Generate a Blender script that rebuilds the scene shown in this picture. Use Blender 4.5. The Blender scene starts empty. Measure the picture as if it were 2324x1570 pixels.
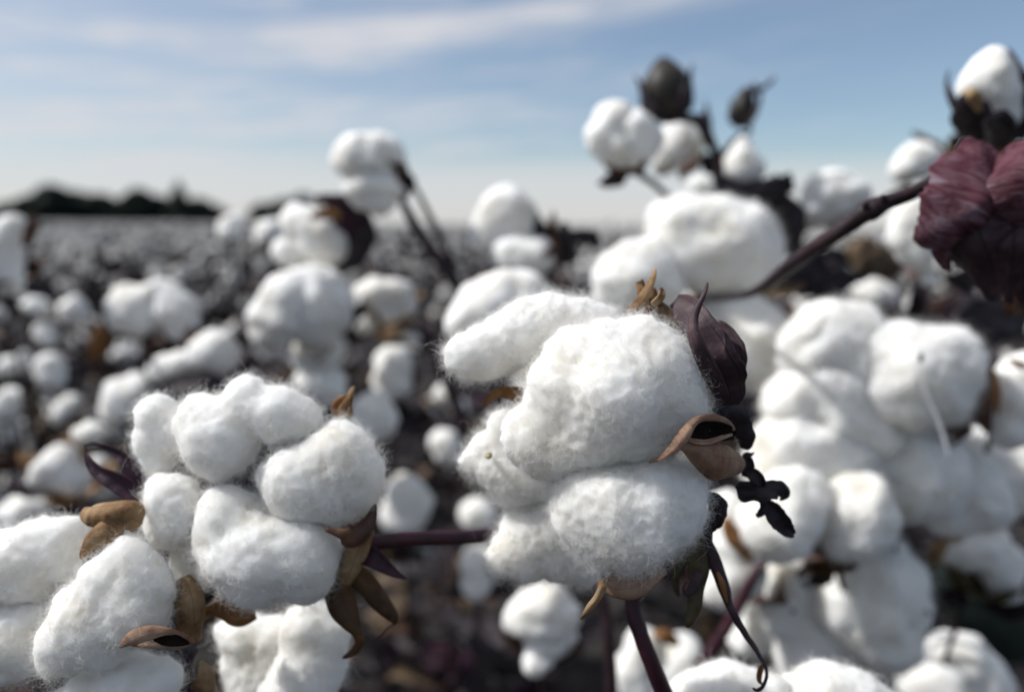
import bpy, bmesh, math, random
import numpy as np
from mathutils import Matrix, Vector

random.seed(7)
RNG = np.random.default_rng(11)
R_ = math.radians
scene = bpy.context.scene
COL = scene.collection

# ------------------------------------------------------------------ camera
CAM_H = 0.85
FPX = 26.0 / 36.0 * 2323.0            # focal length in pixels of the 2323 px wide picture
PITCH, ROLL = R_(9.3), R_(0.55)
cam_data = bpy.data.cameras.new('camera')
cam = bpy.data.objects.new('camera', cam_data)
COL.objects.link(cam)
cam_data.sensor_width = 36.0
cam_data.lens = 26.0
cam_data.clip_start = 0.01
cam_data.clip_end = 3000.0
CM = Matrix.Translation((0, 0, CAM_H)) @ Matrix.Rotation(math.pi / 2 - PITCH, 4, 'X') @ Matrix.Rotation(ROLL, 4, 'Z')
cam.matrix_world = CM
cam_data.dof.use_dof = True
cam_data.dof.focus_distance = 0.199
cam_data.dof.aperture_fstop = 4.9
cam_data.dof.aperture_blades = 0
scene.camera = cam
CMN = np.array(CM)
CAMP = CMN[:3, 3].copy()

# ------------------------------------------------------------------ sky and sun
SUN_DIR = Vector((-0.68, 0.03, 0.73)).normalized()
SUN_EL = math.asin(SUN_DIR.z)
SUN_AZ = math.atan2(SUN_DIR.x, SUN_DIR.y)      # clockwise from +Y
world = bpy.data.worlds.new('World')
scene.world = world
world.use_nodes = True


def build_sky():
    nt = world.node_tree
    N, L = nt.nodes, nt.links
    N.clear()

    def mnode(op, a, b=None, c=None):
        n = N.new('ShaderNodeMath'); n.operation = op
        for i, v in enumerate((a, b, c)):
            if v is None: continue
            if isinstance(v, (int, float)): n.inputs[i].default_value = v
            else: L.new(v, n.inputs[i])
        return n.outputs[0]

    def sstep(v, a, b):
        n = N.new('ShaderNodeMapRange'); n.interpolation_type = 'SMOOTHSTEP'
        L.new(v, n.inputs[0]); n.inputs[1].default_value = a; n.inputs[2].default_value = b
        return n.outputs[0]

    def gauss(t, w):
        q = mnode('MULTIPLY', t, 1.0 / w)
        return mnode('POWER', 2.71828, mnode('MULTIPLY', mnode('MULTIPLY', q, q), -1.0))

    sky = N.new('ShaderNodeTexSky'); sky.sky_type = 'NISHITA'; sky.sun_disc = False
    sky.sun_elevation = SUN_EL; sky.sun_rotation = SUN_AZ
    sky.air_density = 1.0; sky.dust_density = 0.4; sky.ozone_density = 2.2; sky.altitude = 200
    tc = N.new('ShaderNodeTexCoord')
    sp = N.new('ShaderNodeSeparateXYZ'); L.new(tc.outputs['Generated'], sp.inputs[0])
    az = mnode('ARCTAN2', sp.outputs[0], sp.outputs[1])
    el = mnode('ARCSINE', sp.outputs[2])

    def noise(sx, sy, scale, detail=5, rough=0.55, off=0.0, shear=0.0):
        cb = N.new('ShaderNodeCombineXYZ')
        L.new(mnode('MULTIPLY', az, sx), cb.inputs[0])
        e2 = mnode('SUBTRACT', el, mnode('MULTIPLY', az, shear))
        L.new(mnode('MULTIPLY', e2, sy), cb.inputs[1]); cb.inputs[2].default_value = off
        n = N.new('ShaderNodeTexNoise'); n.inputs['Scale'].default_value = scale
        n.inputs['Detail'].default_value = detail; n.inputs['Roughness'].default_value = rough
        L.new(cb.outputs[0], n.inputs['Vector'])
        return n.outputs[0]

    nstreak = noise(3.6, 34.0, 1.0, 8, 0.62, 3.1, 0.15)
    nfine = noise(6.0, 50.0, 1.0, 5, 0.6, 7.7, 0.10)
    nbroad = noise(1.4, 7.0, 1.0, 4, 0.5, 1.3, 0.06)
    # the long diagonal cirrus band
    t1 = mnode('SUBTRACT', el, mnode('ADD', mnode('MULTIPLY', az, 0.135), 0.258))
    wob = mnode('MULTIPLY', mnode('SUBTRACT', nbroad, 0.5), 0.03)
    t1 = mnode('ADD', t1, wob)
    band = mnode('MULTIPLY', gauss(t1, 0.021), mnode('MULTIPLY', sstep(az, -0.52, -0.2), sstep(az, 0.62, 0.30)))
    band = mnode('MULTIPLY', band, mnode('ADD', 0.36, mnode('MULTIPLY', sstep(nstreak, 0.36, 0.66), 0.7)))
    # upper left wisps
    t2 = mnode('SUBTRACT', el, mnode('ADD', mnode('MULTIPLY', az, 0.10), 0.318))
    w2 = mnode('MULTIPLY', gauss(t2, 0.035), sstep(az, -0.22, -0.45))
    w2 = mnode('MULTIPLY', w2, mnode('ADD', 0.1, mnode('MULTIPLY', sstep(nstreak, 0.35, 0.7), 0.9)))
    # a veil to the left and thin streaks everywhere
    veil = mnode('MULTIPLY', sstep(az, 0.25, -0.75), mnode('MULTIPLY', sstep(el, 0.42, 0.05), 0.5))
    thin = mnode('MULTIPLY', sstep(nfine, 0.44, 0.72), 0.5)
    thin = mnode('MULTIPLY', thin, sstep(az, 0.6, -0.2))
    # the pale bank along the horizon
    bank = sstep(mnode('ADD', el, mnode('MULTIPLY', mnode('SUBTRACT', nbroad, 0.5), 0.05)), 0.098, 0.050)
    bank = mnode('MULTIPLY', bank, 0.75)
    m = mnode('ADD', mnode('ADD', mnode('MULTIPLY', band, 0.8), mnode('MULTIPLY', w2, 0.4)), mnode('ADD', mnode('ADD', veil, 0.08), thin))
    m = mnode('MAXIMUM', mnode('MINIMUM', m, 0.92), bank)
    hi = sstep(el, 0.9, 0.5)          # above the view: even cloud veil added to neutralise the fill light
    m = mnode('ADD', mnode('MULTIPLY', m, hi), mnode('MULTIPLY', mnode('SUBTRACT', 1.0, hi), 0.6))
    # blue of the air
    tint = N.new('ShaderNodeMix'); tint.data_type = 'RGBA'; tint.blend_type = 'MULTIPLY'
    tint.inputs['Factor'].default_value = 1.0
    L.new(sky.outputs[0], tint.inputs['A']); tint.inputs['B'].default_value = SKY_TINT
    mix = N.new('ShaderNodeMix'); mix.data_type = 'RGBA'
    L.new(m, mix.inputs['Factor']); L.new(tint.outputs['Result'], mix.inputs['A'])
    mix.inputs['B'].default_value = CLOUD
    bg = N.new('ShaderNodeBackground'); bg.inputs[1].default_value = SKY_STRENGTH
    L.new(mix.outputs['Result'], bg.inputs[0])
    out = N.new('ShaderNodeOutputWorld'); L.new(bg.outputs[0], out.inputs[0])


SKY_STRENGTH = 0.1
SKY_TINT = (0.94, 0.96, 0.96, 1)
CLOUD = (6.35, 6.35, 6.65, 1)
build_sky()
sun_data = bpy.data.lights.new('sun', 'SUN')
sun_data.energy = 4.3
sun_data.angle = R_(0.5)
sun_data.color = (1.0, 0.988, 0.97)
sun = bpy.data.objects.new('sun', sun_data)
COL.objects.link(sun)
sun.rotation_euler = (-SUN_DIR).to_track_quat('-Z', 'Y').to_euler()

scene.view_settings.view_transform = 'Standard'
scene.view_settings.look = 'None'
scene.view_settings.exposure = 0.14
scene.view_settings.gamma = 1.0
scene.render.engine = 'CYCLES'
scene.cycles.use_denoising = True
scene.cycles.max_bounces = 8
scene.cycles.diffuse_bounces = 4
scene.cycles.transmission_bounces = 4
scene.cycles.caustics_reflective = False
scene.cycles.caustics_refractive = False

# ------------------------------------------------------------------ frames: places measured on the picture, turned into real points at a real distance
FRAMES = {
    'p': (0, 0, 1),
    'z1': (966.6, 572.8, .4104), 'z2': (966.6, 930.8, .4068), 'z3': (0, 787.6, .4981), 'z4': (0, 358, .4621),
    'z5': (1002.4, 71.6, .4104), 'z6': (1646.9, 71.6, .4561), 'z7': (1539.5, 644.4, .5894), 'z8': (429.6, 250.6, .4332),
    'z9': (1360.4, 594.3, .2280), 'z10': (1432.1, 895.0, .4296), 'z11': (107.4, 966.6, .3839), 'z12': (644.4, 787.6, .4979),
}


def DP(d, mm=0.0):
    """a measured distance in metres and an offset in mm; everything behind the four foreground bolls stands in the next row, 1.4 times as far"""
    q = 1.4 if d >= 0.268 else 1.0
    return (d + mm / 1000.0) * q


def W(fr, x, y, d):
    ox, oy, s = FRAMES[fr]
    u, v = ox + x * s, oy + y * s
    p = np.array([(u - 1161.5) / FPX * d, -(v - 785.0) / FPX * d, -d, 1.0])
    return (CMN @ p)[:3]


def plen(fr, r, d):
    return FRAMES[fr][2] * r * d / FPX


def project(P):
    """points (n,3) to u, v, depth"""
    Q = np.c_[P - CAMP, np.zeros(len(P))] @ CMN
    z = -Q[:, 2]
    zz = np.where(np.abs(z) < 1e-6, 1e-6, z)
    return 1161.5 + Q[:, 0] / zz * FPX, 785.0 - Q[:, 1] / zz * FPX, z


# ------------------------------------------------------------------ noise
_perm = np.random.default_rng(3).permutation(256)
_perm = np.concatenate([_perm, _perm, _perm])
_g = np.random.default_rng(4).normal(size=(256, 3)); _g /= np.linalg.norm(_g, axis=1)[:, None]


def gnoise(P):
    P = np.asarray(P, float)
    i = np.floor(P).astype(int); f = P - i; i &= 255
    u = f * f * f * (f * (f * 6 - 15) + 10)
    out = 0
    for dx in (0, 1):
        for dy in (0, 1):
            for dz in (0, 1):
                h = _perm[_perm[_perm[(i[:, 0] + dx) & 255] + ((i[:, 1] + dy) & 255)] + ((i[:, 2] + dz) & 255)]
                g = _g[h]
                dot = g[:, 0] * (f[:, 0] - dx) + g[:, 1] * (f[:, 1] - dy) + g[:, 2] * (f[:, 2] - dz)
                w = (u[:, 0] if dx else 1 - u[:, 0]) * (u[:, 1] if dy else 1 - u[:, 1]) * (u[:, 2] if dz else 1 - u[:, 2])
                out = out + dot * w
    return out * 1.5


def vnoise(P, s=0.0):
    return np.stack([gnoise(P + s), gnoise(P + s + 31.7), gnoise(P + s + 77.1)], 1)


def nrm(a):
    a = np.asarray(a, float)
    return a / np.maximum(np.linalg.norm(a, axis=-1, keepdims=True), 1e-12)


# ------------------------------------------------------------------ objects
def link(o, parent=None):
    COL.objects.link(o)
    if parent is not None: o.parent = parent
    return o


def tag(o, label=None, cat=None, group=None, kind=None):
    if label: o['label'] = label
    if cat: o['category'] = cat
    if group: o['group'] = group
    if kind: o['kind'] = kind
    return o


def thing(name, loc, label, cat, group=None):
    o = bpy.data.objects.new(name, None)
    o.empty_display_size = 0.01
    o.location = [float(c) for c in loc]
    link(o)
    return tag(o, label, cat, group)


def mesh_data(name, V, F, mats, midx=None, uv=None, smooth=True):
    me = bpy.data.meshes.new(name)
    V = np.asarray(V, np.float32)
    if isinstance(F, np.ndarray):
        k = F.shape[1]
        me.vertices.add(len(V)); me.vertices.foreach_set('co', V.ravel())
        me.loops.add(F.size); me.loops.foreach_set('vertex_index', F.astype(np.int32).ravel())
        me.polygons.add(len(F)); me.polygons.foreach_set('loop_start', np.arange(0, F.size, k, dtype=np.int32))
        me.update(calc_edges=True)
        me.validate()
    else:
        me.from_pydata(V.tolist(), [], F); me.update()
    for m in (mats if isinstance(mats, (list, tuple)) else [mats]): me.materials.append(m)
    if midx is not None: me.polygons.foreach_set('material_index', np.asarray(midx, np.int32))
    if smooth: me.polygons.foreach_set('use_smooth', np.ones(len(me.polygons), bool))
    if uv is not None:
        lay = me.uv_layers.new(name='UVMap')
        vi = np.empty(len(me.loops), np.int32); me.loops.foreach_get('vertex_index', vi)
        lay.data.foreach_set('uv', np.asarray(uv, np.float32)[vi].ravel())
    return me


def part(name, V, F, mat, parent, origin=None, midx=None, uv=None, smooth=True):
    """a mesh object; V in world space; origin = the parent's location"""
    if origin is None: origin = np.array(parent.location) if parent is not None else np.zeros(3)
    me = mesh_data(name, np.asarray(V) - origin, F, mat, midx, uv, smooth)
    return link(bpy.data.objects.new(name, me), parent)


_ico = {}


def ico(n):
    if n not in _ico:
        bm = bmesh.new(); bmesh.ops.create_icosphere(bm, subdivisions=n, radius=1.0)
        V = np.array([v.co[:] for v in bm.verts]); F = np.array([[v.index for v in f.verts] for f in bm.faces])
        bm.free(); _ico[n] = (nrm(V), F)
    return _ico[n]


def blobs_surface(C, r, sub, k=None, center=None):
    """a skin round a cluster of balls, as a star-shaped surface"""
    D, F = ico(sub)
    C = np.asarray(C, float); r = np.asarray(r, float)
    if k is None: k = 0.10 * r.mean()
    c0 = (C * (r ** 2)[:, None]).sum(0) / (r ** 2).sum() if center is None else center

    def fld(P):
        dist = np.stack([np.linalg.norm(P - c, axis=1) - q for c, q in zip(C, r)], 1)
        m = dist.min(1)
        return m - k * np.log(np.exp(-(dist - m[:, None]) / k).sum(1))
    tmax = (np.linalg.norm(C - c0, axis=1) + r).max() * 1.15 + 2 * k
    hi = np.full(len(D), tmax); lo = np.zeros(len(D)); found = np.zeros(len(D), bool)
    steps = 40
    prev = np.full(len(D), tmax)
    for s in range(1, steps + 1):
        t = tmax * (1 - s / steps)
        inside = (fld(c0 + D * t) < 0) & ~found
        lo[inside] = t; hi[inside] = tmax * (1 - (s - 1) / steps); found |= inside
    for _ in range(12):
        mid = 0.5 * (lo + hi); ins = fld(c0 + D * mid[:, None]) < 0
        lo = np.where(ins, mid, lo); hi = np.where(ins, hi, mid)
    V = c0 + D * np.maximum(0.5 * (lo + hi), 0.0)[:, None]
    return V, F


def vnormals(V, F):
    n = np.cross(V[F[:, 1]] - V[F[:, 0]], V[F[:, 2]] - V[F[:, 0]])
    out = np.zeros_like(V)
    for j in range(F.shape[1]): np.add.at(out, F[:, j], n)
    return nrm(out)


def catmull(P, n):
    P = np.asarray(P, float); m = len(P)
    if m == 2: t = np.linspace(0, 1, n)[:, None]; return P[0] * (1 - t) + P[1] * t
    Q = np.vstack([2 * P[0] - P[1], P, 2 * P[-1] - P[-2]])
    out = []
    for x in np.linspace(0, m - 1, n):
        i = min(int(x), m - 2); t = x - i
        a, b, c, d = Q[i], Q[i + 1], Q[i + 2], Q[i + 3]
        out.append(0.5 * (2 * b + (c - a) * t + (2 * a - 5 * b + 4 * c - d) * t * t + (3 * b - a - 3 * c + d) * t ** 3))
    return np.array(out)


def sheet_mesh(P, S, w, cup, nv=9, th=0.0004, rough=0.0, rfreq=300.0, edge=0.0, seed=0.0):
    """a curved sheet with thickness: spine P (n,3), side vectors S (n,3), half widths w, half cup angles"""
    n = len(P)
    T = nrm(np.gradient(P, axis=0)); S = nrm(S - (S * T).sum(1)[:, None] * T); Nn = np.cross(S, T)
    s = np.linspace(-1, 1, nv)
    a = cup[:, None] * s[None]
    small = np.abs(cup)[:, None] < 1e-3
    cc = np.where(np.abs(cup) < 1e-3, 1e-3, cup)[:, None]
    ww = w[:, None] * np.ones_like(s)[None]
    if edge > 0:
        q = np.stack([np.repeat(np.arange(n) * 0.37, 2), np.tile([0.0, 9.0], n), np.full(2 * n, seed)], 1)
        e = gnoise(q + 0.3).reshape(n, 2)
        ww = ww * (1 + edge * np.where(s[None] < 0, e[:, :1], e[:, 1:]))
    off = (ww * np.sin(a) / cc)[..., None] * S[:, None] + (ww * (1 - np.cos(a)) / cc)[..., None] * Nn[:, None]
    G = P[:, None] + off
    if rough > 0:
        G = G + (rough * gnoise(G.reshape(-1, 3) * rfreq + seed)).reshape(n, nv, 1) * Nn[:, None]
    du = np.gradient(G, axis=0); dv = np.gradient(G, axis=1)
    nn = nrm(np.cross(dv, du))
    A = (G + nn * th / 2).reshape(-1, 3); B = (G - nn * th / 2).reshape(-1, 3)
    V = np.vstack([A, B]); o = n * nv
    F = []
    for i in range(n - 1):
        for j in range(nv - 1):
            q = (i * nv + j, i * nv + j + 1, (i + 1) * nv + j + 1, (i + 1) * nv + j)
            F.append(q); F.append((q[3] + o, q[2] + o, q[1] + o, q[0] + o))
    for i in range(n - 1):
        for j in (0, nv - 1):
            a0, b0 = i * nv + j, (i + 1) * nv + j
            F.append((a0, b0, b0 + o, a0 + o) if j == 0 else (b0, a0, a0 + o, b0 + o))
    for j in range(nv - 1):
        for i in (0, n - 1):
            a0, b0 = i * nv + j, i * nv + j + 1
            F.append((b0, a0, a0 + o, b0 + o) if i == 0 else (a0, b0, b0 + o, a0 + o))
    uu = np.repeat(np.linspace(0, 1, n), nv); vv = np.tile((s + 1) / 2, n)
    uv = np.stack([vv, uu], 1)
    return V, np.array(F), np.vstack([uv, uv])


def px_sheet(fr, d, pts, n=26, nv=11, th=0.0004, **kw):
    """pts: x, y, extra depth (mm), half width (frame px), roll (deg), cup (deg)"""
    pts = np.array(pts, float)
    P = np.array([W(fr, p[0], p[1], DP(d, p[2])) for p in pts])
    wv = np.array([plen(fr, p[3], DP(d, p[2])) for p in pts])
    P = catmull(P, n); q = catmull(np.c_[wv, pts[:, 4], pts[:, 5]], n)
    T = nrm(np.gradient(P, axis=0)); Vv = nrm(CAMP - P)
    S0 = nrm(np.cross(T, Vv)); N0 = np.cross(S0, T)
    rl = np.radians(q[:, 1])[:, None]
    S = np.cos(rl) * S0 + np.sin(rl) * N0
    return sheet_mesh(P, S, np.maximum(q[:, 0], 1e-5), np.radians(q[:, 2]), nv, th, **kw)


def tube_mesh(P, r, ns=10, bump=0.0, bfreq=200.0):
    P = np.asarray(P, float); n = len(P); r = np.asarray(r, float)
    T = nrm(np.gradient(P, axis=0))
    ref = np.array([0.31, 0.87, 0.2]); A = nrm(np.cross(T, ref)); B = np.cross(T, A)
    an = np.linspace(0, 2 * np.pi, ns, endpoint=False)
    G = P[:, None] + r[:, None, None] * (np.cos(an)[None, :, None] * A[:, None] + np.sin(an)[None, :, None] * B[:, None])
    V = G.reshape(-1, 3)
    if bump > 0:
        cen = np.repeat(P, ns, 0); V = cen + (V - cen) * (1 + bump * gnoise(V * bfreq))[:, None]
    F = []
    for i in range(n - 1):
        for j in range(ns):
            k = (j + 1) % ns
            F.append((i * ns + j, i * ns + k, (i + 1) * ns + k, (i + 1) * ns + j))
    V = np.vstack([V, P[0], P[-1]]); a, b = n * ns, n * ns + 1
    for j in range(ns):
        k = (j + 1) % ns
        F.append((a, k, j)); F.append((b, (n - 1) * ns + j, (n - 1) * ns + k))
    return V, F


def px_tube(fr, d, pts, n=24, ns=10, bump=0.12, bfreq=250.0):
    """pts: x, y, extra depth (mm), radius (frame px)"""
    P = np.array([W(fr, p[0], p[1], DP(d, p[2])) for p in pts])
    r = np.array([plen(fr, p[3], DP(d, p[2])) for p in pts])
    P = catmull(P, n); r = catmull(r[:, None], n)[:, 0]
    return tube_mesh(P, np.maximum(r, 1e-5), ns, bump, bfreq)


# ------------------------------------------------------------------ materials
def new_mat(name):
    m = bpy.data.materials.new(name); m.use_nodes = True
    nt = m.node_tree; b = nt.nodes['Principled BSDF']
    return m, nt, b


def n_noise(nt, scale, detail=4, coord='Object', rough=0.6):
    tc = nt.nodes.new('ShaderNodeTexCoord'); n = nt.nodes.new('ShaderNodeTexNoise')
    n.inputs['Scale'].default_value = scale; n.inputs['Detail'].default_value = detail; n.inputs['Roughness'].default_value = rough
    nt.links.new(tc.outputs[coord], n.inputs['Vector'])
    return n


def n_ramp(nt, fac, stops):
    r = nt.nodes.new('ShaderNodeValToRGB')
    e = r.color_ramp.elements
    while len(e) < len(stops): e.new(0.5)
    for q, (p, c) in zip(e, stops): q.position = p; q.color = (*c, 1)
    nt.links.new(fac, r.inputs[0])
    return r.outputs[0]


def n_bump(nt, b, h, strength, dist):
    n = nt.nodes.new('ShaderNodeBump'); n.inputs['Strength'].default_value = strength; n.inputs['Distance'].default_value = dist
    nt.links.new(h, n.inputs['Height']); nt.links.new(n.outputs[0], b.inputs['Normal'])


def lint_material(name, sss=0.55, scale=0.005, col=(0.84, 0.825, 0.785), bump=True):
    m, nt, b = new_mat(name)
    n1 = n_noise(nt, 55, 4)
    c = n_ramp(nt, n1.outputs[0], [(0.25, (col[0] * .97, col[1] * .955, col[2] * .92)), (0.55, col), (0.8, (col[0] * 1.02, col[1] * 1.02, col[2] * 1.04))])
    ns = n_noise(nt, 24, 5, rough=0.7)      # faint weathering and cream stains
    st = n_ramp(nt, ns.outputs[0], [(0.30, (0.80, 0.73, 0.60)), (0.42, (0.96, 0.95, 0.92)), (0.55, (1, 1, 1))])
    mm = nt.nodes.new('ShaderNodeMix'); mm.data_type = 'RGBA'; mm.blend_type = 'MULTIPLY'; mm.inputs['Factor'].default_value = 0.8
    nt.links.new(c, mm.inputs['A']); nt.links.new(st, mm.inputs['B']); c = mm.outputs['Result']
    nt.links.new(c, b.inputs['Base Color'])
    b.inputs['Roughness'].default_value = 0.9
    b.inputs['Specular IOR Level'].default_value = 0.08
    b.inputs['Subsurface Weight'].default_value = sss
    b.inputs['Subsurface Radius'].default_value = (1, 0.95, 0.9)
    b.inputs['Subsurface Scale'].default_value = scale
    b.inputs['Sheen Weight'].default_value = 0.25
    b.inputs['Sheen Roughness'].default_value = 0.6
    if bump:
        n2 = n_noise(nt, 1100, 3); n_bump(nt, b, n2.outputs[0], 0.2, 0.0005)
    return m


def fibre_material():
    m = bpy.data.materials.new('lint_fibre'); m.use_nodes = True
    nt = m.node_tree; nt.nodes.clear()
    d = nt.nodes.new('ShaderNodeBsdfDiffuse'); t = nt.nodes.new('ShaderNodeBsdfTranslucent'); x = nt.nodes.new('ShaderNodeMixShader')
    d.inputs[0].default_value = (0.9, 0.88, 0.84, 1); t.inputs[0].default_value = (0.9, 0.88, 0.84, 1); x.inputs[0].default_value = 0.45
    o = nt.nodes.new('ShaderNodeOutputMaterial')
    nt.links.new(d.outputs[0], x.inputs[1]); nt.links.new(t.outputs[0], x.inputs[2]); nt.links.new(x.outputs[0], o.inputs[0])
    return m


def sheet_material(name, stops, scale=90, rough=0.5, vein=0.0, vein_col=(0.01, 0.006, 0.008), trans=0.0, bump=0.4, spec=0.3):
    m, nt, b = new_mat(name)
    n1 = n_noise(nt, scale, 6)
    c = n_ramp(nt, n1.outputs[0], stops)
    tc = nt.nodes.new('ShaderNodeTexCoord')
    wv = nt.nodes.new('ShaderNodeTexWave'); wv.wave_type = 'BANDS'; wv.bands_direction = 'X'
    wv.inputs['Scale'].default_value = 0.8; wv.inputs['Distortion'].default_value = 3.0; wv.inputs['Detail'].default_value = 3
    nt.links.new(tc.outputs['UV'], wv.inputs['Vector'])
    if vein > 0:
        mr = nt.nodes.new('ShaderNodeMapRange'); nt.links.new(wv.outputs[1], mr.inputs[0])
        mr.inputs[1].default_value = 0.0; mr.inputs[2].default_value = 0.03; mr.inputs[3].default_value = vein; mr.inputs[4].default_value = 0.0
        mx = nt.nodes.new('ShaderNodeMix'); mx.data_type = 'RGBA'
        nt.links.new(mr.outputs[0], mx.inputs['Factor']); nt.links.new(c, mx.inputs['A']); mx.inputs['B'].default_value = (*vein_col, 1)
        c = mx.outputs['Result']
    nt.links.new(c, b.inputs['Base Color'])
    b.inputs['Roughness'].default_value = rough
    b.inputs['Specular IOR Level'].default_value = spec
    n2 = n_noise(nt, scale * 6, 4)
    ad = nt.nodes.new('ShaderNodeMath'); ad.operation = 'MULTIPLY_ADD'; ad.inputs[1].default_value = 0.12
    nt.links.new(wv.outputs[1], ad.inputs[0]); nt.links.new(n2.outputs[0], ad.inputs[2])
    n_bump(nt, b, ad.outputs[0], bump, 0.0005)
    if trans > 0:
        out = [n for n in nt.nodes if n.type == 'OUTPUT_MATERIAL'][0]
        t = nt.nodes.new('ShaderNodeBsdfTranslucent'); x = nt.nodes.new('ShaderNodeMixShader'); x.inputs[0].default_value = trans
        nt.links.new(c, t.inputs[0]); nt.links.new(b.outputs[0], x.inputs[1]); nt.links.new(t.outputs[0], x.inputs[2]); nt.links.new(x.outputs[0], out.inputs[0])
    return m


M_LINT = lint_material('cotton_lint', 0.9, 0.010)
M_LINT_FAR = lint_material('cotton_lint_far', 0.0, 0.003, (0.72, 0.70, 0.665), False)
M_FIBRE = fibre_material()
M_BUR = sheet_material('dry_bur', [(0.32, (0.11, 0.05, 0.022)), (0.45, (0.33, 0.20, 0.10)), (0.6, (0.47, 0.33, 0.19)), (0.8, (0.56, 0.43, 0.28))], 95, 0.7, 0.45, (0.16, 0.08, 0.04), 0.3, bump=0.7, spec=0.15)
M_BURPINK = sheet_material('dry_bur_pink', [(0.32, (0.15, 0.07, 0.045)), (0.45, (0.33, 0.19, 0.125)), (0.6, (0.43, 0.29, 0.20)), (0.8, (0.54, 0.40, 0.29))], 85, 0.7, 0.35, (0.20, 0.09, 0.06), 0.22, bump=0.7, spec=0.15)
M_BURDARK = sheet_material('dark_bur', [(0.3, (0.035, 0.018, 0.014)), (0.55, (0.09, 0.045, 0.03)), (0.8, (0.22, 0.12, 0.06))], 70, 0.55, 0.3, trans=0.05)
M_ORANGE = sheet_material('orange_bur', [(0.3, (0.12, 0.05, 0.018)), (0.6, (0.32, 0.15, 0.05)), (0.8, (0.42, 0.24, 0.09))], 60, 0.5, 0.2, trans=0.2)
M_BRACT = sheet_material('purple_bract', [(0.3, (0.018, 0.010, 0.012)), (0.5, (0.048, 0.026, 0.031)), (0.75, (0.12, 0.072, 0.076))], 110, 0.6, 0.75, (0.006, 0.003, 0.004), 0.08)
M_BLACK = sheet_material('black_bract', [(0.3, (0.006, 0.005, 0.007)), (0.55, (0.02, 0.013, 0.016)), (0.8, (0.055, 0.036, 0.036))], 150, 0.5, 0.3, trans=0.0)
M_HOLLOW_SHADE = sheet_material('bur_hollow_shade', [(0.3, (0.005, 0.003, 0.003)), (0.7, (0.016, 0.010, 0.008))], 120, 0.9, 0.0, spec=0.05)  # shade inside the bur openings, put into the colour
M_GREEN = sheet_material('olive_bract', [(0.3, (0.025, 0.018, 0.012)), (0.5, (0.07, 0.055, 0.022)), (0.8, (0.14, 0.12, 0.06))], 60, 0.45, 0.5, (0.03, 0.01, 0.015), 0.15)
M_RUST = sheet_material('rusty_bract', [(0.3, (0.03, 0.014, 0.01)), (0.55, (0.10, 0.05, 0.015)), (0.8, (0.17, 0.09, 0.025))], 60, 0.45, 0.4, (0.03, 0.01, 0.015), 0.2)
M_PURPLE = sheet_material('wine_bract', [(0.3, (0.018, 0.007, 0.013)), (0.7, (0.05, 0.018, 0.032))], 80, 0.5, 0.3, trans=0.12)
M_STEM = sheet_material('stem_bark', [(0.3, (0.013, 0.007, 0.009)), (0.6, (0.035, 0.018, 0.021)), (0.85, (0.085, 0.052, 0.05))], 120, 0.55, 0, bump=0.5)
M_STEMRED = sheet_material('red_stem', [(0.3, (0.022, 0.006, 0.01)), (0.7, (0.055, 0.014, 0.024))], 120, 0.45, 0, bump=0.3)
M_LEAFDRY = sheet_material('dried_leaf', [(0.3, (0.010, 0.007, 0.009)), (0.55, (0.026, 0.019, 0.022)), (0.85, (0.075, 0.055, 0.055))], 50, 0.6, 0.4, trans=0.06)
M_LEAFBROWN = sheet_material('brown_leaf', [(0.3, (0.05, 0.03, 0.02)), (0.55, (0.12, 0.08, 0.045)), (0.85, (0.2, 0.14, 0.08))], 50, 0.6, 0.3, trans=0.1)
M_BOLLGREEN = sheet_material('closed_boll', [(0.3, (0.018, 0.016, 0.012)), (0.7, (0.05, 0.042, 0.03))], 60, 0.5, 0.2)
M_SEED = sheet_material('seed_coat', [(0.3, (0.22, 0.17, 0.10)), (0.7, (0.42, 0.36, 0.24))], 300, 0.6, 0)

# ------------------------------------------------------------------ setting
def build_ground():
    V, F = [], []
    m, nt, b = new_mat('soil')
    n1 = n_noise(nt, 9, 8); c = n_ramp(nt, n1.outputs[0], [(0.3, (0.012, 0.009, 0.009)), (0.55, (0.03, 0.024, 0.022)), (0.8, (0.065, 0.053, 0.047))])
    nt.links.new(c, b.inputs['Base Color']); b.inputs['Roughness'].default_value = 0.95
    n2 = n_noise(nt, 40, 8); n_bump(nt, b, n2.outputs[0], 0.8, 0.03)
    xs = np.r_[-1500, -400, -100, -30, np.linspace(-8, 8, 60), 30, 100, 400, 1500]
    ys = np.r_[-1500, -200, -20, np.linspace(-2, 10, 60), 30, 100, 400, 2500]
    X, Y = np.meshgrid(xs, ys)
    P = np.stack([X.ravel(), Y.ravel(), np.zeros(X.size)], 1)
    near = (np.abs(P[:, 0]) < 9) & (P[:, 1] < 11) & (P[:, 1] > -3)
    P[near, 2] = 0.03 * gnoise(P[near] * 2.2 + 5) + 0.015 * gnoise(P[near] * 7)
    nx, ny = len(xs), len(ys)
    F = np.array([(j * nx + i, j * nx + i + 1, (j + 1) * nx + i + 1, (j + 1) * nx + i) for j in range(ny - 1) for i in range(nx - 1)])
    o = part('ground', P, F, m, None)
    tag(o, 'dark dry soil of the cotton field', None, None, 'structure')


build_ground()

M_TREE = sheet_material('tree_leaves', [(0.3, (0.006, 0.013, 0.009)), (0.7, (0.018, 0.032, 0.021))], 0.6, 0.6, 0, bump=0)
M_TRUNK = sheet_material('tree_bark', [(0.3, (0.02, 0.016, 0.013)), (0.7, (0.05, 0.04, 0.03))], 2, 0.8, 0, bump=0.2)


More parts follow.
